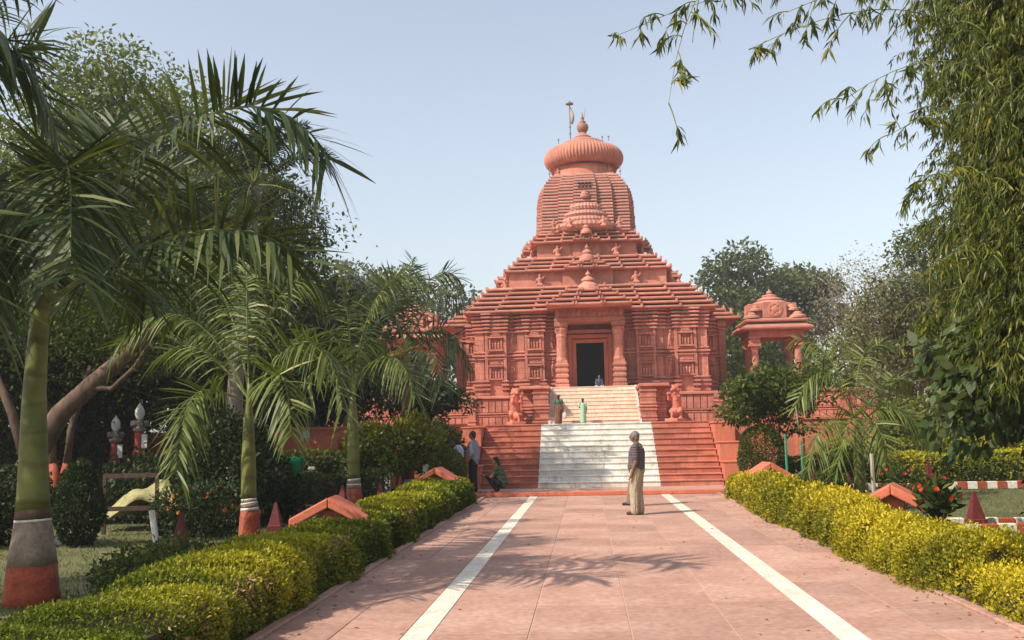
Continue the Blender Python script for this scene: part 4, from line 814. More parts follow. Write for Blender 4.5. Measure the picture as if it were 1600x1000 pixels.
bush('leafy_shrub', 'dark bushy shrub at the left picture edge', 'shrub', (-10.4, 15.8, .6), (1.1, .7, .75), LF['dark'], 7000, .09, 42, amp=.14, fill=.4)
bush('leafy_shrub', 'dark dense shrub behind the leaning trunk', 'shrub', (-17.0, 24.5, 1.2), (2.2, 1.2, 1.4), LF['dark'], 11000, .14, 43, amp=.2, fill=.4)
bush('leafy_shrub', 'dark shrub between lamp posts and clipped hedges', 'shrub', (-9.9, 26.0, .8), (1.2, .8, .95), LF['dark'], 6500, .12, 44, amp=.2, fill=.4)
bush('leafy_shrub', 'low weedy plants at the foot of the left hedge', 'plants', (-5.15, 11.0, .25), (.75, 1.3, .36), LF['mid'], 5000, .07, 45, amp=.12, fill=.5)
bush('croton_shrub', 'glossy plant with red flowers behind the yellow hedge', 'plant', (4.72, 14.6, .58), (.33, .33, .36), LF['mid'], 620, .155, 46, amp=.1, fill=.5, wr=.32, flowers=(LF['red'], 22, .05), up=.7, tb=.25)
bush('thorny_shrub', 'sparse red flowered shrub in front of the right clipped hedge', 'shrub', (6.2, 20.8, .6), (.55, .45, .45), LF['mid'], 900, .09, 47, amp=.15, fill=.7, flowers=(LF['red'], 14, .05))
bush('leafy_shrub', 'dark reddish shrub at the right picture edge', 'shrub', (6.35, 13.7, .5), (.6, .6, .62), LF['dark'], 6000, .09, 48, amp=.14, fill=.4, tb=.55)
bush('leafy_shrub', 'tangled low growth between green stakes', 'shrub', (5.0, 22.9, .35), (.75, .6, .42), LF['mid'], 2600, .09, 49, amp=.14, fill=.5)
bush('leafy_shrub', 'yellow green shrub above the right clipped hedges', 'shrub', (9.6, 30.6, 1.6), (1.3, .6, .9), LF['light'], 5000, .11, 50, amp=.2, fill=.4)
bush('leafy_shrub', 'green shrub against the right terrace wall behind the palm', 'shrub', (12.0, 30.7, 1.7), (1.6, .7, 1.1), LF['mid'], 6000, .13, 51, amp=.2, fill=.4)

# ---- trees
def tree(name, label, x, y, H, cr, ch, mat, n, Lf, seed, trunk_r=.2, barkm=None, group=None, lean=(0, 0), limbs=6, sub=4, clump=.28, z_base=0.0, dens_in=.6, trunk_h=None, wr=.55, droop=.0, spread=1.0):
    """tapered trunk, limbs, twigs; leaves gathered in uneven clumps round the twig ends. cr crown radius, ch crown half height"""
    r = np.random.default_rng(seed); R = tag(empty(name, (x, y, z_base)), label, 'tree', group); barkm = barkm or M['bark']
    th = trunk_h or (H - 2*ch)*1.05; q = MB(); top = V(lean[0], lean[1], th)
    mids = [V(0, 0, -.1), top*.35 + V(r.normal(0, .12), r.normal(0, .12), 0), top*.7 + V(r.normal(0, .15), r.normal(0, .15), 0), top]
    q.tube(mids, [trunk_r*1.25, trunk_r, trunk_r*.85, trunk_r*.7], 9); q.build('trunk', barkm, R, smooth=True)
    q = MB(); cl = []; cc = V(lean[0]*1.3, lean[1]*1.3, H - ch)
    for i in range(limbs):
        a = 2*PI*i/limbs + r.uniform(-.5, .5); e = r.uniform(-.25, 1.1) if i else 1.4
        tgt = cc + V(cr*.62*math.cos(a)*math.cos(e), cr*.62*math.sin(a)*math.cos(e), ch*.62*math.sin(e))
        st = top*r.uniform(.8, 1.0); m1 = st*.55 + tgt*.45 + V(0, 0, .08*ch) + r.normal(0, .06*cr, 3)
        q.tube([st, m1, tgt], [trunk_r*.5, trunk_r*.32, trunk_r*.16], 6)
        for j in range(sub):
            dd = unit((tgt - cc)/V(cr, cr, ch) + r.normal(0, .55, 3)); t2 = cc + dd*V(cr, cr, ch)*r.uniform(.72, 1.0)
            s2 = m1*(1-j/sub) + tgt*(j/sub); q.tube([s2, (s2+t2)/2 + r.normal(0, .04*cr, 3), t2], [trunk_r*.2, trunk_r*.11, trunk_r*.04], 5)
            cl.append((t2, r.uniform(.7, 1.25)*clump*cr)); cl.append(((s2+t2)/2 + r.normal(0, .08*cr, 3), r.uniform(.6, 1.0)*clump*cr))
    q.build('limbs', barkm, R, smooth=True)
    if n:
        per = np.array([c[1]**2 for c in cl]); cnt = (per/per.sum()*n).astype(int); Ps, Ds, Ns, Ts = [], [], [], []
        for (c, rad), m in zip(cl, cnt):
            d = unit(r.normal(0, 1, (m, 3))); rr = rad*r.uniform(.35, 1.08, m)**.6; p = c + d*rr[:, None]*V(1.15, 1.15, .72)
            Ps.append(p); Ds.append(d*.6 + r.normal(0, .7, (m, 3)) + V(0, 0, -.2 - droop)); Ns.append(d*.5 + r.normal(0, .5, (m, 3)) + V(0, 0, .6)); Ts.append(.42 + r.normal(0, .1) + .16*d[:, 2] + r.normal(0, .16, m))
        Ps, Ds, Ns, Ts = map(np.concatenate, (Ps, Ds, Ns, Ts)); LL = Lf*r.uniform(.65, 1.35, len(Ps))
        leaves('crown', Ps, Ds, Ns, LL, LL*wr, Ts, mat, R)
    return R
# background behind the temple, left then right
G = 'trees behind the temple'
tree('broadleaf_tree', 'hazy broad tree crown behind the third palm', -24.71, 96.56, 19.47, 7.10, 6.53, LF['far'], 12000, 0.51, 101, .35, group=G, limbs=8, sub=5)
tree('broadleaf_tree', 'far dark tree peeping left of the temple roof', -14.63, 93.72, 17.20, 5.40, 5.96, LF['far'], 9000, 0.48, 102, .3, group=G, limbs=7, sub=5)
tree('broadleaf_tree', 'dark tree filling the gap behind the left pavilion', -17.61, 78.10, 12.37, 6.53, 5.40, LF['mid'], 10000, 0.43, 103, .3, group=G, limbs=8, sub=5)
tree('broadleaf_tree', 'tall tree directly right of the temple roof', 15.19, 90.88, 18.62, 5.11, 6.53, LF['far'], 11000, 0.48, 104, .3, group=G, limbs=8, sub=5)
tree('broadleaf_tree', 'tree behind the right pavilion', 20.87, 93.72, 17.77, 4.54, 6.25, LF['far'], 9000, 0.48, 105, .3, group=G, limbs=7, sub=5)
tree('broadleaf_tree', 'dark lower tree between temple and right pavilion', 12.92, 79.52, 10.95, 4.26, 4.83, LF['mid'], 8000, 0.40, 106, .25, group=G, limbs=7, sub=5)
tree('broadleaf_tree', 'pale green low tree right of the right pavilion', 22.29, 76.68, 9.81, 4.83, 4.54, LF['light'], 7000, 0.40, 107, .22, group=G, limbs=7, sub=4)
tree('bare_tree', 'greyish nearly leafless tree right of the pavilion', 23.57, 82.36, 16.63, 5.11, 5.96, LF['grey'], 3800, 0.23, 108, .24, barkm=M['barkpale'], group=G, limbs=9, sub=7, clump=.34)
tree('bare_tree', 'second pale leafless tree further right', 29.25, 85.20, 16.35, 5.11, 5.96, LF['grey'], 3400, 0.23, 109, .22, barkm=M['barkpale'], group=G, limbs=9, sub=7, clump=.34)
tree('broadleaf_tree', 'olive toned small leaved tree left of the bamboo', 13.8, 43, 8.6, 2.9, 3.4, LF['olive'], 12000, .19, 110, .22, group='trees on the right', limbs=9, sub=6)
tree('broadleaf_tree', 'tall dark tree rising behind the bamboo', 17.8, 46, 13.2, 3.7, 5.2, LF['far'], 12000, .22, 111, .3, group='trees on the right', limbs=9, sub=6)
tree('broadleaf_tree', 'green tree low behind the small right palm', 14.6, 36, 5.2, 2.6, 2.2, LF['mid'], 8000, .17, 112, .2, group='trees on the right', limbs=7, sub=5)
tree('broadleaf_tree', 'large shadowy tree behind the bamboo at the right edge', 15.0, 24, 9.0, 4.2, 4.0, LF['mid'], 14000, .17, 113, .3, group='trees on the right', limbs=9, sub=6)
tree('broadleaf_tree', 'far tree line crown beyond the right bamboo', 27, 52, 12.0, 5.0, 5.2, LF['far'], 9000, .3, 114, .3, group='trees on the right', limbs=8, sub=5)
tree('broadleaf_tree', 'dark crown mass between nearest palm and date palm', -13.5, 34, 12.5, 3.6, 5.4, LF['far'], 22000, .2, 129, .3, group='trees in the left garden', limbs=11, sub=7, clump=.34)
tree('broadleaf_tree', 'dense shade tree behind the leaning trunk', -18.5, 26.5, 8.5, 4.0, 3.9, LF['dark'], 22000, .2, 131, .3, group='trees in the left garden', limbs=10, sub=6, clump=.34)
# left side
G2 = 'trees in the left garden'
tree('feathery_tree', 'tall light green tree rising behind the nearest palm', -17.0, 33, 15.6, 4.8, 5.6, LF['light'], 52000, .2, 121, .32, group=G2, limbs=13, sub=9, clump=.24)
tree('broadleaf_tree', 'dark tree with drooping twigs left of the third palm', -12.2, 30, 10.6, 2.9, 4.4, LF['far'], 20000, .17, 122, .25, group=G2, limbs=9, sub=6)
tree('broadleaf_tree', 'dark shade tree behind the lamp posts', -17.0, 31, 9.0, 5.4, 4.2, LF['dark'], 26000, .25, 123, .36, group=G2, limbs=10, sub=6)
tree('broadleaf_tree', 'large dark tree at the far left edge', -22.5, 30, 11.0, 5.6, 5.0, LF['dark'], 22000, .28, 124, .4, group=G2, limbs=10, sub=6)
tree('broadleaf_tree', 'dark low branched tree behind the second palm', -11.6, 36, 8.0, 4.2, 3.8, LF['dark'], 15000, .25, 125, .3, group=G2, limbs=9, sub=6)
tree('broadleaf_tree', 'deep shadow tree far behind the lamp posts', -22, 44, 12, 6.5, 5.5, LF['dark'], 17000, .28, 126, .4, group=G2, limbs=10, sub=6)
tree('broadleaf_tree', 'dim tree beyond the left terrace', -15, 46, 9.5, 5.0, 4.5, LF['dark'], 11000, .26, 127, .35, group=G2, limbs=9, sub=6)
tree('broadleaf_tree', 'dim far tree at the left picture edge', -31, 42, 12, 6.5, 5.8, LF['mid'], 11000, .3, 128, .4, group=G2, limbs=9, sub=6)
# leaning trunk tree at the left: thick bough crossing behind the nearest palm
lt = tag(empty('leaning_tree', (-13.2, 20.5, 0)), 'leaning brown trunk crossing behind the nearest palm', 'tree', G2)
q = MB(); q.tube([(0, 0, -.1), (.6, 0, 1.2), (1.3, 0, 2.35), (2.1, 0, 3.05), (2.9, 0, 3.7), (3.8, .2, 4.6)], [.3, .26, .22, .2, .17, .1], 10); q.build('trunk', M['barkred'], lt, smooth=True)
q = MB(); q.tube([(1.9, -.05, 2.9), (2.5, -.1, 2.85), (3.0, -.1, 3.3), (3.3, -.1, 3.8)], [.08, .06, .05, .03], 7); q.tube([(.6, 0, 1.2), (.1, .1, 2.4), (-.6, 0, 4)], [.14, .1, .06], 7); q.build('limbs', M['barkred'], lt, smooth=True)
r = np.random.default_rng(130); n = 9000; c = V(3.2, .6, 5.2) + r.normal(0, 1, (n, 3))*V(1.5, 1.1, .75); d = unit(r.normal(0, 1, (n, 3)))
leaves('crown', c, d + V(0, 0, -.3), d*.5 + V(0, 0, .7), .12, .06, .4 + r.normal(0, .2, n), LF['mid'], lt)
# painted trunk tree (red over white) near the left edge
pt = tag(empty('forked_tree', (-13.4, 23.2, 0)), 'forked trunk painted red and white left of the lamp posts', 'tree', G2)
for s in (-1, 1):
    q = MB(); q.tube([(s*.05, 0, .45), (s*.1, 0, .75), (s*.18, 0, 1.2)], [.13, .12, .1], 8); q.build('red_band', M['redband'], pt, smooth=True)
    q = MB(); q.tube([(s*.18, 0, 1.19), (s*.25, 0, 2), (s*.7, 0, 3.6)], [.1, .09, .06], 8); q.build('trunk', M['barkred'], pt, smooth=True)
q = MB(); q.tube([(0, 0, -.05), (0, 0, .2), (0, 0, .5)], [.24, .22, .2], 10); q.build('white_band', M['whiteband'], pt, smooth=True)
n = 7000; c = V(.2, .5, 4.9) + r.normal(0, 1, (n, 3))*V(1.5, 1.1, .8); d = unit(r.normal(0, 1, (n, 3))); leaves('crown', c, d + V(0, 0, -.3), d*.5 + V(0, 0, .7), .13, .07, .4 + r.normal(0, .2, n), LF['mid'], pt)
# small trees near the stairs
tree('young_tree', 'small flat crowned tree right of the stairs', 4.85, 26.6, 3.25, 1.6, .72, LF['mid'], 8000, .15, 141, .05, barkm=M['barkred'], limbs=8, sub=5, clump=.26, trunk_h=1.35, wr=.42)
tree('young_tree', 'low dark spreading tree in front of the plinth left of the stairs', -5.7, 31.9, 3.35, 1.45, .62, LF['dark'], 6500, .17, 142, .05, limbs=8, sub=4, clump=.32, trunk_h=2.3, wr=.4)

# ---- palms
def bez(P, t):
    P = [np.array(p) for p in P]; return (1-t)**3*P[0] + 3*(1-t)**2*t*P[1] + 3*(1-t)*t*t*P[2] + t**3*P[3]
def frond(pts, Lmax, n, mat, parent, origin, r, wid=.035, droop=.55, r0=.03, start=.16, stiff=1.0, two=True):
    q = MB(); cen = [bez(pts, t) - origin for t in np.linspace(0, 1, 14)]; q.tube(cen, [r0*(1 - .88*i/13) for i in range(14)], 5); q.cur = 1; nr = len(q.f); tint = [.5]*nr
    sidev = None
    for i in range(n):
        t = start + (1-start)*((i + r.uniform(0, .6))/n); t = min(t, .995); p = bez(pts, t) - origin; tg = unit(bez(pts, min(t+.02, 1)) - bez(pts, t-.02))
        sd = np.cross(tg, V(0, 0, 1)); sd = unit(sd) if np.linalg.norm(sd) > .15 else (sidev if sidev is not None else V(1, 0, 0)); sidev = sd; upv = np.cross(sd, tg); upv = upv if upv[2] > 0 else -upv
        prof = .42 + .58*math.sin(min(1, (t-start)/(1-start)*1.05 + .12)*PI*.86)
        for s in (-1, 1):
            hi = two and r.uniform() < .42; up = .75 if hi else -.1
            d = unit(sd*s*.85 + tg*(.30 + .75*t*t) + upv*(up + r.normal(0, .13)) + r.normal(0, .07, 3)); L = Lmax*prof*r.uniform(.85, 1.1); dr = droop*r.uniform(.15, .5) if hi else droop*r.uniform(.9, 1.6)
            wv = unit(np.cross(d, upv + sd*s*.4 + r.normal(0, .25, 3))); w = wid*r.uniform(.8, 1.15)
            row = []
            for u, ww in ((0, .55), (.35, 1.0), (.7, .75), (1.0, .06)):
                cpos = p + d*L*u*(1 - .12*u*dr) + V(0, 0, -dr*L*u**1.6*.78); row.append((cpos - wv*w*ww*.5, cpos + wv*w*ww*.5))
            o = len(q.v); q.v += [tuple(a) for ab in row for a in ab]; tn = r.normal(.45, .2)
            for k in range(3): q.f.append((o+2*k, o+2*k+1, o+2*k+3, o+2*k+2)); q.mi.append(1); tint.append(tn)
    o = q.build('frond', [M['rachis'], mat], parent)
    a = o.data.attributes.new('tint', 'FLOAT', 'FACE'); a.data.foreach_set('value', np.clip(tint, 0, 1).astype(np.float32)); return o
def palm(label, base, trunk, bands, fronds, Lmax, n, mat, seed, wid, r0, droop=.55, group='palms with painted trunks', extra=None, two=True):
    """trunk: list of (dx,dz,r); bands: (z0,z1,material,name)"""
    r = np.random.default_rng(seed); R = tag(empty('palm_tree', base), label, 'palm', group); org = np.array(base)
    zs = [t[1] for t in trunk]; X = lambda z: float(np.interp(z, zs, [t[0] for t in trunk])); RR = lambda z: float(np.interp(z, zs, [t[2] for t in trunk]))
    cuts = sorted(set([zs[0], zs[-1]] + [b[0] for b in bands] + [b[1] for b in bands]))
    for a, b in zip(cuts, cuts[1:]):
        mt, nm = M['ptrunk'], 'trunk'
        for z0, z1, m, nme in bands:
            if a >= z0 - 1e-6 and b <= z1 + 1e-6: mt, nm = m, nme
        k = max(2, int((b-a)/.12) + 1); q = MB(); q.tube([(X(z), 0, z) for z in np.linspace(a, b, k)], [RR(z)*(1.012 if nm == 'white_ring' else 1) for z in np.linspace(a, b, k)], 20); q.build(nm, mt, R, smooth=True)
    for f in fronds: frond(f, Lmax, n, mat, R, org, r, wid, droop, r0, two=two)
    return R
palm('nearest thick palm at the left edge with red and grey painted base', (-6.28, 10.1, 0), [(0, -.05, .285), (-.01, .38, .25), (-.02, .84, .185), (-.03, 1.14, .163), (-.06, 2.11, .125), (-.05, 2.6, .11), (-.02, 3.24, .095), (.02, 3.75, .08)],
     [(-.05, .38, M['redband'], 'red_band'), (.38, .84, M['greyband'], 'grey_band'), (.84, .865, M['whiteband'], 'white_ring'), (.865, .97, M['barkred'], 'brown_band')], FR1, .95, 82, LF['palm'], 201, .05, .032, droop=.6)
palm('second palm in the row with slim yellow green trunk', (-6.0, 16.0, 0), [(0, -.05, .19), (0, .3, .17), (0, .52, .15), (-.02, .68, .125), (-.03, 1.2, .125), (-.04, 1.96, .09), (-.04, 2.2, .06), (-.02, 2.62, .045)],
     [(-.05, .5, M['redband'], 'red_band'), (.5, .54, M['whiteband'], 'white_ring'), (.54, .60, M['greyband'], 'grey_band'), (.60, .63, M['whiteband'], 'white_ring'), (.63, .66, M['greyband'], 'grey_band'), (.66, .69, M['whiteband'], 'white_ring')], FR2[:8], .66, 60, LF['palm2'], 202, .036, .02, droop=.75)
palm('third palm in the row in front of the left hedges', (-6.17, 24.0, 0), [(0, -.05, .24), (0, .3, .2), (0, .62, .165), (-.01, .75, .15), (-.02, 1.42, .16), (-.03, 2.2, .13), (-.03, 2.71, .07)],
     [(-.05, .42, M['redband'], 'red_band'), (.42, .5, M['greyband'], 'grey_band'), (.5, .54, M['whiteband'], 'white_ring'), (.54, .62, M['greyband'], 'grey_band'), (.62, .66, M['whiteband'], 'white_ring')], FR3[:7], .8, 52, LF['palm2'], 203, .046, .024, droop=.75)
palm('farthest palm of the left row with tall trunk', (-5.36, 27.0, 0), [(0, -.05, .22), (.0, .5, .19), (-.02, 1.1, .15), (-.03, 2.4, .14), (-.02, 3.5, .12), (-.02, 4.15, .07)],
     [(-.05, .5, M['whiteband'], 'white_band'), (.5, 1.0, M['redband'], 'red_band'), (1.0, 3.6, M['barkred'], 'bare_trunk')], FR4, .85, 52, LF['palm'], 204, .042, .026, droop=.7)
palm('small palm on the right with drooping fronds', (5.8, 22.5, 0), [(0, -.05, .14), (0, .5, .13), (.01, 1.2, .11), (.03, 1.75, .06)], [], FR5, .62, 52, LF['palm2'], 205, .038, .018, droop=.8)
for k in range(9):                                  # fronds added unseen, out of the picture, to shade the nearest trunk
    a = 1.9 + k*.5; d = V(math.cos(a), math.sin(a), 0); c0 = V(-8.5, 8.7, 4.6); FR6.append([c0, c0 + d*.8 + V(0, 0, .9), c0 + d*1.7 + V(0, 0, .9), c0 + d*2.3 + V(0, 0, -.2)])
palm('palm outside the left edge whose fronds hang in at top left', (-8.6, 8.7, 0), [(0, -.05, .28), (0, 1, .2), (0, 2.6, .15), (.1, 4.6, .1)], [(-.05, .46, M['redband'], 'red_band'), (.46, 1.02, M['greyband'], 'grey_band')], FR6, .95, 80, LF['palm'], 206, .05, .032, droop=.55)
# date palm behind: tall trunk, round crown of stiff fronds
r = np.random.default_rng(210); bx_, by_, bz_ = -9.35, 24.0, 0
dfr = []
for k in range(34):
    a = k*2.4; e = r.uniform(-.9, 1.25); L = r.uniform(2.0, 2.7); c0 = V(bx_ + .55, by_, 8.3); dr = V(math.cos(a)*math.cos(e), math.sin(a)*math.cos(e), math.sin(e))
    dfr.append([c0, c0 + dr*L*.4 + V(0, 0, .15), c0 + dr*L*.75, c0 + dr*L + V(0, 0, -.75)])
palm('tall date palm with round crown behind the second palm', (bx_, by_, bz_), [(0, -.05, .24), (.1, 3, .2), (.3, 6, .19), (.55, 8.3, .2)], [(-.05, 8.3, M['barkpale'], 'bare_trunk')], dfr, .42, 60, LF['dark'], 211, .03, .03, droop=.25, group='palms without paint')

# ---- bamboo at the right: arching canes, drooping leafy twigs
def twigleaves(p0, d0, L, r, nl, out, sag=.5, stems=None):
    """a drooping twig with leaf fans"""
    pts = []
    for i in range(7):
        u = i/6; pts.append(p0 + d0*L*u + V(0, 0, -sag*L*u*u))
    if stems is not None: stems.append(pts)
    for i in range(nl):
        u = r.uniform(.15, 1); p = p0 + d0*L*u + V(0, 0, -sag*L*u*u); tg = unit(d0 + V(0, 0, -2*sag*u))
        for k in range(3):
            d = unit(tg*.6 + r.normal(0, .38, 3) + V(0, 0, -.75)); out.append((p, d, unit(r.normal(0, 1, 3) + V(-.3, -.3, .3)), r.uniform(.10, .19), r.normal(.34, .24)))
R = tag(empty('bamboo_clump', (6.6, 13.0, 0)), 'dense bamboo clump with drooping leaves filling the upper right', 'bamboo')
org = V(6.6, 13.0, 0); r = np.random.default_rng(220); out, stems = [], []; q = MB()
for k in range(26):
    a = r.uniform(0, 2*PI); b0 = V(.5*math.cos(a), .5*math.sin(a), 0); lean = V(r.uniform(-.9, .9), r.uniform(-.6, .8), 0); Hc = r.uniform(5.5, 9)
    pts = [b0 + lean*(u**2)*2.0 + V(0, 0, Hc*u - .8*u**3) for u in np.linspace(0, 1, 8)]; q.tube(pts, [.035*(1-.8*u) for u in np.linspace(0, 1, 8)], 6)
q.build('canes', plain('bamboo_cane', (.16, .17, .05, 1), .45, .25), R, smooth=True)
def env(z):   # left boundary of the leafy mass in local x, per height
    return float(np.interp(z, [2.0, 2.6, 3.4, 4.4, 5.2, 6.0, 7.5, 9.0], [-1.5, -1.7, -1.85, -1.7, -1.6, -1.6, -1.7, -1.7]))
for k in range(7000):
    z = r.uniform(2.3, 8.4); xm = env(z); x = xm + abs(r.normal(0, 1.0)) if r.uniform() < .6 else r.uniform(xm, 2.5); y = r.uniform(-1.9, .6) if r.uniform() < .7 else r.uniform(-1.9, 2)
    y = max(y, -1.9 + .3*abs(x)) if x < -1.5 else y
    d = unit(V(r.normal(-.35, .6), r.normal(-.35, .5), r.normal(.05, .35))); twigleaves(V(x, y, z), d, r.uniform(.35, .8), r, 9, out, .7, stems if k % 12 == 0 else None)
# long arching twigs into the sky
for (a, b, c) in (((-2.6, -3.0, 5.9), (-4.6, -4.2, 6.2), (-6.6, -5.0, 5.05)), ((-4.6, -4.3, 6.1), (-5.9, -4.9, 5.9), (-6.15, -5.05, 4.42)), ((-2.4, -3.0, 5.5), (-4.0, -4.2, 5.8), (-5.45, -5.0, 4.88)), ((-2.2, -3.0, 5.0), (-3.6, -4.2, 5.25), (-4.68, -5.0, 4.40)),
                  ((-2.3, -2.6, 4.9), (-3.0, -3.4, 5.0), (-4.2, -4.6, 4.2)), ((-2.5, -2.8, 5.6), (-3.8, -4.0, 6.1), (-5.1, -5.0, 5.2)), ((-2.2, -2.0, 4.4), (-2.9, -2.6, 4.5), (-3.6, -3.2, 4.0)), ((-2.1, -1.6, 3.6), (-2.7, -2.0, 3.7), (-3.2, -2.4, 3.3))):
    P = [V(*a), V(*b)*.6 + V(*a)*.4, V(*b), V(*c)]; pts = [bez(P, t) for t in np.linspace(0, 1, 12)]; stems.append(pts)
    for i in range(24):
        t = .06 + .94*i/23; p = bez(P, t); d = unit(r.normal(0, .5, 3) + V(-.3, -.1, -.2)); twigleaves(p, d, r.uniform(.1, .32), r, 3 + int(t > .7)*2, out, .6, stems)
q = MB()
for p in stems: q.tube(p, [.006*(1 - .7*i/(len(p)-1)) + .001 for i in range(len(p))], 4)
q.build('twigs', M['rachis'], R)['kind'] = 'stuff'
P_, D_, N_, L_, T_ = (np.array([o[i] for o in out]) for i in range(5))
leaves('foliage', P_, D_, N_, L_, L_*.14, T_, LF['bamboo'], R)
b2 = copy_tree(R); b2.location = (9.6, 17.5, 0); b2.rotation_euler.z = 2.0; b2.scale = (1.1, 1.1, 1.05); b2['label'] = 'second bamboo clump behind the first at the right edge'
# broad leaved shrub under the bamboo
bs = bush('broadleaf_shrub', 'large leaved shrub below the bamboo at the right edge', 'shrub', (5.95, 13.2, 2.3), (1.4, .9, .6), LF['broad'], 3200, .17, 60, amp=.3, fill=.6, wr=.62, up=-.5, tb=.36)
bush('broadleaf_shrub', 'shadowed large leaved growth at the right edge below', 'shrub', (7.5, 14.6, 1.5), (1.1, .8, 1.1), LF['dark'], 2400, .18, 61, amp=.3, fill=.6, wr=.6, up=-.4, tb=.5)
# ---- loose grass on the lawns
n = 60000; r = np.random.default_rng(230)
side = r.uniform(0, 1, n) < .5
gx = np.where(side, r.uniform(-13, -4.5, n), r.uniform(4.6, 14, n)); gy = 8 + 20*r.uniform(0, 1, n)**1.3
leaves('grass', np.stack([gx, gy, np.full(n, -.03)], 1), r.normal(0, .45, (n, 3)) + V(0, 0, 1), r.normal(0, 1, (n, 3)), r.uniform(.03, .085, n), .012, r.uniform(0, 1, n), leaf('grass_blade', (.07, .085, .025, 1), (.13, .14, .045, 1), (.22, .2, .09, 1)), kind='stuff')['label'] = 'short dry grass blades on the garden lawns'
# ================================================================= PEOPLE
SKIN = plain('skin', (.23, .11, .065, 1), .55, .1, 14, bump=.03); HAIR = plain('black_hair', (.012, .010, .010, 1), .5, .2); GHAIR = plain('grey_hair', (.16, .15, .14, 1), .6, .4, 40)
def cloth(name, col, var=.2):
    m = plain(name, col + (1,), .85, var, 9, bump=.15); N, L = m.node_tree.nodes, m.node_tree.links
    tc = N.new('ShaderNodeTexCoord'); mp = N.new('ShaderNodeMapping'); mp.inputs['Scale'].default_value = (9, 9, 2.2); mp.inputs['Rotation'].default_value = (.2, .15, 0); L.new(tc.outputs['Object'], mp.inputs[0])
    n = N.new('ShaderNodeTexNoise'); n.inputs['Scale'].default_value = 1.6; n.inputs['Detail'].default_value = 3; L.new(mp.outputs[0], n.inputs['Vector'])
    b = N.new('ShaderNodeBump'); b.inputs['Strength'].default_value = 1.0; b.inputs['Distance'].default_value = .05; L.new(n.outputs[0], b.inputs['Height']); L.new(b.outputs[0], N['Principled BSDF'].inputs['Normal'])
    return m
def plaid(name, base, l1, l2, sc=26):
    m, N, L, P = newmat(name); tc = N.new('ShaderNodeTexCoord'); c = None
    out = base + (1,)
    for d, col, s in (('Z', l1, sc*.5), ('X', l2, sc*.5), ('Y', l2, sc*.5)):
        w = N.new('ShaderNodeTexWave'); w.bands_direction = d; w.inputs['Scale'].default_value = s*.2; w.inputs['Distortion'].default_value = .6; L.new(tc.outputs['Object'], w.inputs[0])
        r = ramp(N, [(.62, (0, 0, 0, 1)), (.75, (.75, .75, .75, 1))]); L.new(w.outputs[0], r.inputs[0]); c = mixc(N, L, out if c is None else c, col + (1,), r.outputs[0])
    L.new(c, P.inputs['Base Color']); P.inputs['Roughness'].default_value = .9; return m
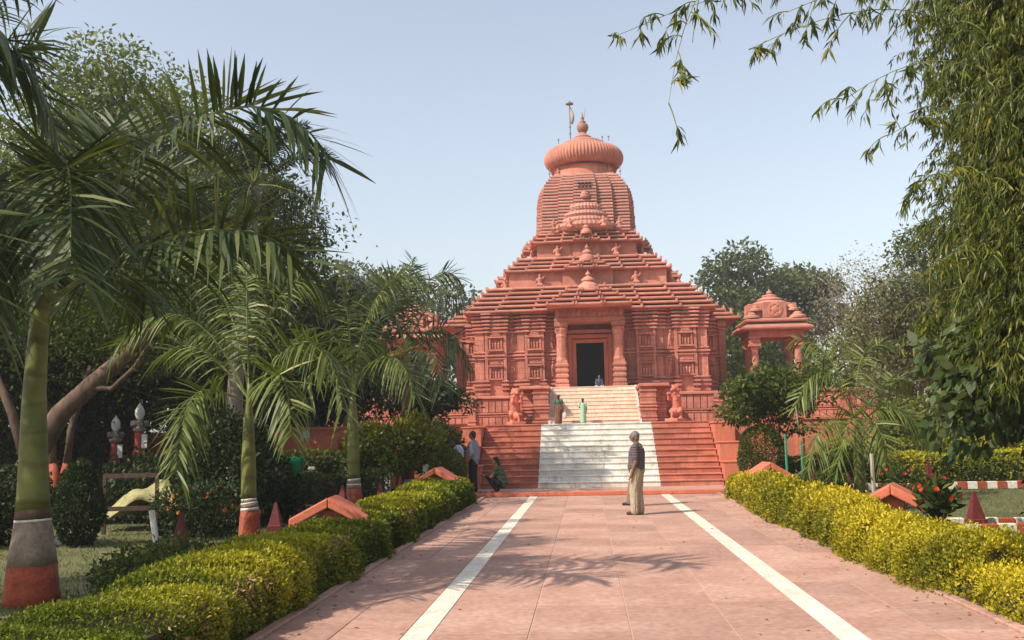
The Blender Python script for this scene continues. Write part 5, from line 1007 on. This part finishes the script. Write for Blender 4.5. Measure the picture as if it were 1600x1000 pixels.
def person(label, loc, rz, H, J, parts, vox=.012, hair=HAIR, long_hair=False, group=None, face=True, belly=.0):
    """J: joints in units of height, figure faces -y. parts: list of (name, material, [capsules])"""
    s = H; v = lambda p: (p[0]*s, p[1]*s, p[2]*s)
    R = tag(empty('person', loc, rz), label, 'person', group); mb = MB(); c = lambda a, b, ra, rb: mb.capsule(v(J[a]), v(J[b]), ra*s, rb*s, 12)
    c('pelvis', 'chest', .082, .088); mb.ellip(v(J['chest']), (.105*s, .066*s, .085*s)); mb.ellip(v(J['pelvis']), (.092*s, .07*s, .06*s)); c('chest', 'neck', .06, .034); c('neck', 'head', .032, .034)
    h = Vector(J['head']); f = Vector(J.get('look', (0, -1, 0))).normalized(); sd = f.cross(Vector((0, 0, 1))).normalized()
    mb.ellip(v(h), (.046*s, .054*s, .064*s)); mb.ellip(v(h + f*.012 + Vector((0, 0, -.022))), (.036*s, .04*s, .04*s))
    mb.capsule(v(h + f*.052 + Vector((0, 0, .004))), v(h + f*.062 + Vector((0, 0, -.012))), .006*s, .009*s, 8)
    for k in (-1, 1): mb.ellip(v(h + sd*k*.047 + Vector((0, 0, -.005))), (.008*s, .011*s, .017*s), 8, 6)
    for a in 'LR':
        c('sho'+a, 'elb'+a, .034, .026); c('elb'+a, 'wri'+a, .026, .017); c('chest', 'sho'+a, .05, .038)
        w, e = Vector(J['wri'+a]), Vector(J['elb'+a]); d = (w - e).normalized(); p = w + d*.025; mb.capsule(v(w), v(w + d*.045), .016*s, .019*s, 8)
        t = d.cross(Vector((0, 1, .2))).normalized(); bend = Vector((0, -1, 0)) if abs(d.y) < .8 else Vector((0, 0, -1))
        for i, (off, ln) in enumerate(((-.014, .036), (-.005, .042), (.005, .04), (.014, .032))):
            b0 = w + d*.052 + t*off; m_ = b0 + d*ln*.5 + bend*.004; mb.capsule(v(b0), v(m_), .0058*s, .0055*s, 6); mb.capsule(v(m_), v(m_ + d*ln*.5 + bend*.012), .0055*s, .0045*s, 6)
        b0 = w + d*.02 - t*.014 + bend*.006; mb.capsule(v(b0), v(b0 + d*.02 - t*.012 + bend*.014), .007*s, .0055*s, 6)
        c('hip'+a, 'kne'+a, .05, .034); c('kne'+a, 'ank'+a, .032, .021); c('pelvis', 'hip'+a, .07, .052)
        an, to = Vector(J['ank'+a]), Vector(J.get('toe'+a, (J['ank'+a][0], J['ank'+a][1] - .085, .016))); mb.capsule(v(an + Vector((0, .012, -.012))), v(to), .02*s, .016*s, 8)
    remesh(mb, vox, 3, SKIN, 'body', R)
    if face:
        for k in (-1, 1): q = MB(); q.ellip(v(h + f*.046 + sd*k*.018 + Vector((0, 0, .004))), (.006*s, .006*s, .005*s), 8, 6); q.build('eye', HAIR, R, smooth=True)
        q = MB(); q.capsule(v(h + f*.053 - sd*.012 + Vector((0, 0, -.03))), v(h + f*.053 + sd*.012 + Vector((0, 0, -.03))), .004*s, .004*s, 6); q.build('mouth', plain('lips', (.2, .07, .05, 1)), R, smooth=True)
    q = MB(); hb = h - f*.012 + Vector((0, 0, .016)); q.ellip(v(hb), (.052*s, .055*s, .058*s)); q.ellip(v(h - f*.026 + Vector((0, 0, -.01))), (.044*s, .038*s, .05*s))
    if long_hair: q.ellip(v(h - f*.045 + Vector((0, 0, -.02))), (.032*s, .03*s, .032*s)); q.capsule(v(h - f*.045 + Vector((0, 0, -.02))), v(h - f*.06 + Vector((0, 0, -.1))), .03*s, .02*s)
    remesh(q, vox, 1, hair, 'hair', R)
    for nm, mt, caps in parts:
        q = MB()
        for cp in caps:
            if len(cp) == 4: q.capsule(v(J[cp[0]] if isinstance(cp[0], str) else cp[0]), v(J[cp[1]] if isinstance(cp[1], str) else cp[1]), cp[2]*s, cp[3]*s, 12)
            else: q.ellip(v(cp[0]), tuple(k*s for k in cp[1]))
        remesh(q, vox, 2, mt, nm, R)
    return R
def stand(**kw):
    J = dict(pelvis=(0, 0, .53), chest=(0, .005, .74), neck=(0, .008, .835), head=(0, -.008, .928), shoL=(.105, .01, .80), shoR=(-.105, .01, .80), elbL=(.135, .02, .635), elbR=(-.135, .02, .635), wriL=(.135, -.03, .50), wriR=(-.135, -.03, .50),
             hipL=(.05, 0, .51), hipR=(-.05, 0, .51), kneL=(.055, -.012, .285), kneR=(-.055, -.012, .285), ankL=(.06, .01, .045), ankR=(-.06, .01, .045)); J.update(kw); return J
def mix(a, b, t): return tuple(a[i]*(1-t) + b[i]*t for i in range(3))
def shirt(J, hem=.47, sl=.6, g=.012, belly=0):
    L = [('chest', (J['pelvis'][0], J['pelvis'][1] - belly*.5, hem + .05), .085 + g, .088 + g), (J['chest'], (.112+g, .078+g, .09)), ((J['pelvis'][0], J['pelvis'][1] - belly, .57), (.098+g, .085+g+belly*.5, .08)), ((J['pelvis'][0], J['pelvis'][1], hem + .035), (.10+g, .08+g, .04)), ('chest', mix(J['chest'], J['neck'], .75), .07, .042)]
    for a in 'LR': L += [('chest', 'sho'+a, .062, .048), ('sho'+a, mix(J['sho'+a], J['elb'+a], min(sl, 1)), .046, .042)]
    if sl > 1:
        for a in 'LR': L.append(('elb'+a, mix(J['elb'+a], J['wri'+a], sl - 1), .038, .03))
    return L
def trousers(J, g=.010):
    L = [('pelvis', mix(J['pelvis'], J['chest'], .12), .09 + g*.5, .085)]
    for a in 'LR': L += [('pelvis', 'hip'+a, .078, .058+g), ('hip'+a, 'kne'+a, .056+g, .042+g), ('kne'+a, (J['ank'+a][0], J['ank'+a][1], J['ank'+a][2] + .004), .042+g, .034+g)]
    return L
def shoes(J):
    L = []
    for a in 'LR':
        an = J['ank'+a]; L += [((an[0], an[1]+.018, .024), (an[0], an[1]-.085, .017), .026, .022)]
    return L
BLK = cloth('black_trousers', (.012, .012, .014)); 
# main man: looks up and left at the temple, back towards the camera
J = stand(look=(-.05, -1, .08), elbR=(-.145, -.0, .64), wriR=(-.13, -.07, .505), kneL=(.05, -.03, .285), ankL=(.05, -.03, .045), head=(0, -.02, .925))
person('grey haired man in dark checked shirt and khaki trousers on the path', (.68, 19.95, .002), -1.85, 1.70, J, [('shirt', plaid('maroon_check', (.05, .024, .026), (.20, .15, .16), (.09, .085, .11), 60), shirt(J, .50, .75, .014, .012)), ('trousers', cloth('khaki', (.42, .34, .24), .12), trousers(J, .018)), ('shoes', cloth('brown_shoe', (.07, .04, .025)), shoes(J))], .0095, GHAIR)
J = stand(wriR=(-.1, .05, .5), elbR=(-.14, .06, .63), wriL=(.1, .06, .5), ankR=(-.07, -.12, .045), kneR=(-.06, -.08, .29))
person('man in light shirt mostly hidden behind the grey haired man', (.79, 22.4, .002), -1.75, 1.66, J, [('shirt', cloth('grey_green_shirt', (.30, .27, .22)), shirt(J, .49, .7)), ('trousers', cloth('tan_trousers', (.20, .15, .11)), trousers(J)), ('shoes', cloth('dark_shoe', (.04, .03, .03)), shoes(J))], .012, GHAIR)
J = stand(wriL=(.15, -.06, .47), wriR=(-.13, -.05, .48))
person('young man in grey blue shirt and black trousers beside the left hedge', (-3.50, 26.9, .105), -1.75, 1.70, J, [('shirt', cloth('grey_blue_shirt', (.24, .25, .30)), shirt(J, .48, 1.15, .018)), ('trousers', BLK, trousers(J, .012)), ('shoes', cloth('black_shoe', (.02, .018, .018)), shoes(J))], .011)
J = stand(head=(0, -.06, .9), neck=(0, -.03, .82))
person('person in pale blue shirt behind the young man', (-4.05, 27.9, .10), -1.6, 1.55, J, [('shirt', cloth('pale_blue_shirt', (.42, .48, .68)), shirt(J, .48, .9, .016)), ('trousers', BLK, trousers(J))], .014)
# crouching woman: hips on heels, knees up, hands forward
J = dict(pelvis=(0, .06, .16), chest=(0, -.0, .355), neck=(0, -.03, .44), head=(0, -.05, .53), look=(0, -1, -.25), shoL=(.095, -.01, .405), shoR=(-.095, -.01, .405), elbL=(.12, -.10, .26), elbR=(-.12, -.10, .26), wriL=(.07, -.23, .285), wriR=(-.06, -.22, .27),
         hipL=(.055, .05, .15), hipR=(-.055, .05, .15), kneL=(.085, -.17, .27), kneR=(-.085, -.17, .27), ankL=(.07, -.03, .045), ankR=(-.07, -.03, .045))
cam_sh = [('pelvis', 'chest', .105, .098), (J['chest'], (.112, .088, .095)), ((0, .075, .15), (.112, .085, .085)), ('chest', mix(J['chest'], J['neck'], .7), .07, .045), ('chest', 'shoL', .06, .046), ('chest', 'shoR', .06, .046), ('shoL', mix(J['shoL'], J['elbL'], .55), .044, .04), ('shoR', mix(J['shoR'], J['elbR'], .55), .044, .04)]
person('crouching woman in green checked top and black trousers', (-2.78, 26.75, .105), -1.65, 1.62, J, [('top', plaid('green_check', (.018, .04, .02), (.12, .16, .08), (.05, .08, .04)), cam_sh), ('trousers', BLK, [('pelvis', 'hipL', .08, .062), ('pelvis', 'hipR', .08, .062), ('hipL', 'kneL', .062, .05), ('hipR', 'kneR', .062, .05), ('kneL', 'ankL', .048, .036), ('kneR', 'ankR', .048, .036)])], .011, long_hair=True)
# two women going up, seen from behind (facing +y)
J = stand(elbL=(.15, .03, .64), wriL=(.16, .0, .5)); GRN = cloth('green_sari', (.03, .13, .07))
w1 = person('woman in brown and green sari with white bag on the terrace', (-1.71, 49.9, 2.15), PI, 1.56, J, [('sari', cloth('brown_sari', (.15, .075, .055), .5), [((0, 0, .56), (0, 0, .1), .115, .105), ((-.01, 0, .55), (.10, .085, .10)), ((.02, .0, .74), (-.06, .0, .52), .09, .11), ((.04, 0, .3), (.05, .02, .07), .09, .1)]), ('blouse', GRN, [('chest', mix(J['pelvis'], J['chest'], .5), .094, .09), (J['chest'], (.115, .078, .085)), ('shoL', mix(J['shoL'], J['elbL'], .5), .045, .042), ('shoR', mix(J['shoR'], J['elbR'], .5), .045, .042)])], .014, long_hair=True)
q = MB(); q.ellip((0, 0, 0), (.12, .05, .19)); q.capsule((-.05, 0, .15), (0, 0, .30), .015, .012); q.capsule((.05, 0, .15), (0, 0, .30), .015, .012); bag = remesh(q, .014, 1, M['white'], 'shopping_bag'); bag.location = (-1.42, 49.85, 2.62); tag(bag, 'white carrier bag held by the woman in the brown sari', 'bag')
J = stand(elbL=(.145, -.03, .65), wriL=(.08, -.09, .6))
MINT = cloth('mint_dress', (.30, .58, .38), .12)
person('woman in pale mint green dress on the terrace', (-.46, 50.0, 2.15), PI, 1.34, J, [('dress', MINT, [('chest', (0, 0, .5), .098, .115), ((0, 0, .5), (0, 0, .09), .115, .125), (J['chest'], (.118, .082, .09)), ('chest', mix(J['chest'], J['neck'], .6), .07, .045), ('shoL', mix(J['shoL'], J['elbL'], .7), .048, .042), ('shoR', mix(J['shoR'], J['elbR'], .7), .048, .042)])], .014, long_hair=True)
J = dict(pelvis=(0, .06, .12), chest=(0, .02, .31), neck=(0, -.0, .40), head=(0, -.02, .49), look=(.6, -1, 0), shoL=(.095, .01, .37), shoR=(-.095, .01, .37), elbL=(.13, -.03, .23), elbR=(-.14, -.05, .23), wriL=(.08, -.14, .2), wriR=(-.12, -.18, .2), hipL=(.055, .04, .09), hipR=(-.055, .04, .09), kneL=(.14, -.12, .12), kneR=(-.14, -.12, .12), ankL=(.0, -.16, .05), ankR=(-.0, -.18, .05))
person('person in blue top sitting in the temple doorway', (.54, 58.1, 4.31), .1, 1.55, J, [('top', cloth('dark_blue_top', (.05, .08, .13)), [('pelvis', 'chest', .10, .098), (J['chest'], (.112, .085, .09)), ('chest', 'shoL', .06, .046), ('chest', 'shoR', .06, .046), ('shoL', 'elbL', .044, .038), ('shoR', 'elbR', .044, .038)]), ('trousers', cloth('pale_trousers', (.3, .32, .36)), [('pelvis', 'hipL', .08, .065), ('pelvis', 'hipR', .08, .065), ('hipL', 'kneL', .06, .048), ('hipR', 'kneR', .06, .048), ('kneL', 'ankL', .045, .034), ('kneR', 'ankR', .045, .034)])], .015)
J = stand(elbR=(-.16, -.02, .66), wriR=(-.2, -.1, .64))
person('child in bright green shirt behind the clipped hedge', (-8.4, 26.4, 0), .4, 1.42, J, [('shirt', cloth('bright_green_shirt', (.01, .22, .09)), shirt(J, .45, .7, .02)), ('trousers', BLK, trousers(J))], .014)
J = stand(head=(0, -.05, .9))
person('person in teal wrap on the left terrace', (-8.6, 33.2, 1.25), 1.2, 1.45, J, [('wrap', cloth('teal_wrap', (.08, .2, .22)), [('chest', (0, .02, .45), .115, .14), ((0, .02, .45), (0, .02, .3), .15, .15), (J['chest'], (.13, .1, .1)), (mix(J['neck'], J['head'], .6), (.066, .07, .08))])], .016, face=False)
J = stand()
person('person in white shirt beside the left pavilion column', (-9.2, 57.4, 3.9), .5, 1.5, J, [('shirt', cloth('white_shirt', (.55, .58, .62)), shirt(J, .48, .9, .016)), ('trousers', BLK, trousers(J))], .016)
# ================================================================= HAZE
hz = MB(); hz.box(-275, 275, -75, 435, -1.6, 27.5); ho = hz.build('haze', []); ho.data.materials.clear()
hm = bpy.data.materials.new('haze_air'); hm.use_nodes = True; hn = hm.node_tree.nodes; hn.remove(hn['Principled BSDF'])
pv = hn.new('ShaderNodeVolumePrincipled'); pv.inputs['Color'].default_value = (.97, .96, .95, 1); pv.inputs['Density'].default_value = .0008; pv.inputs['Anisotropy'].default_value = .2
hm.node_tree.links.new(pv.outputs[0], hn['Material Output'].inputs['Volume']); ho.data.materials.append(hm); tag(ho, 'thin pale haze filling the air', kind='stuff')
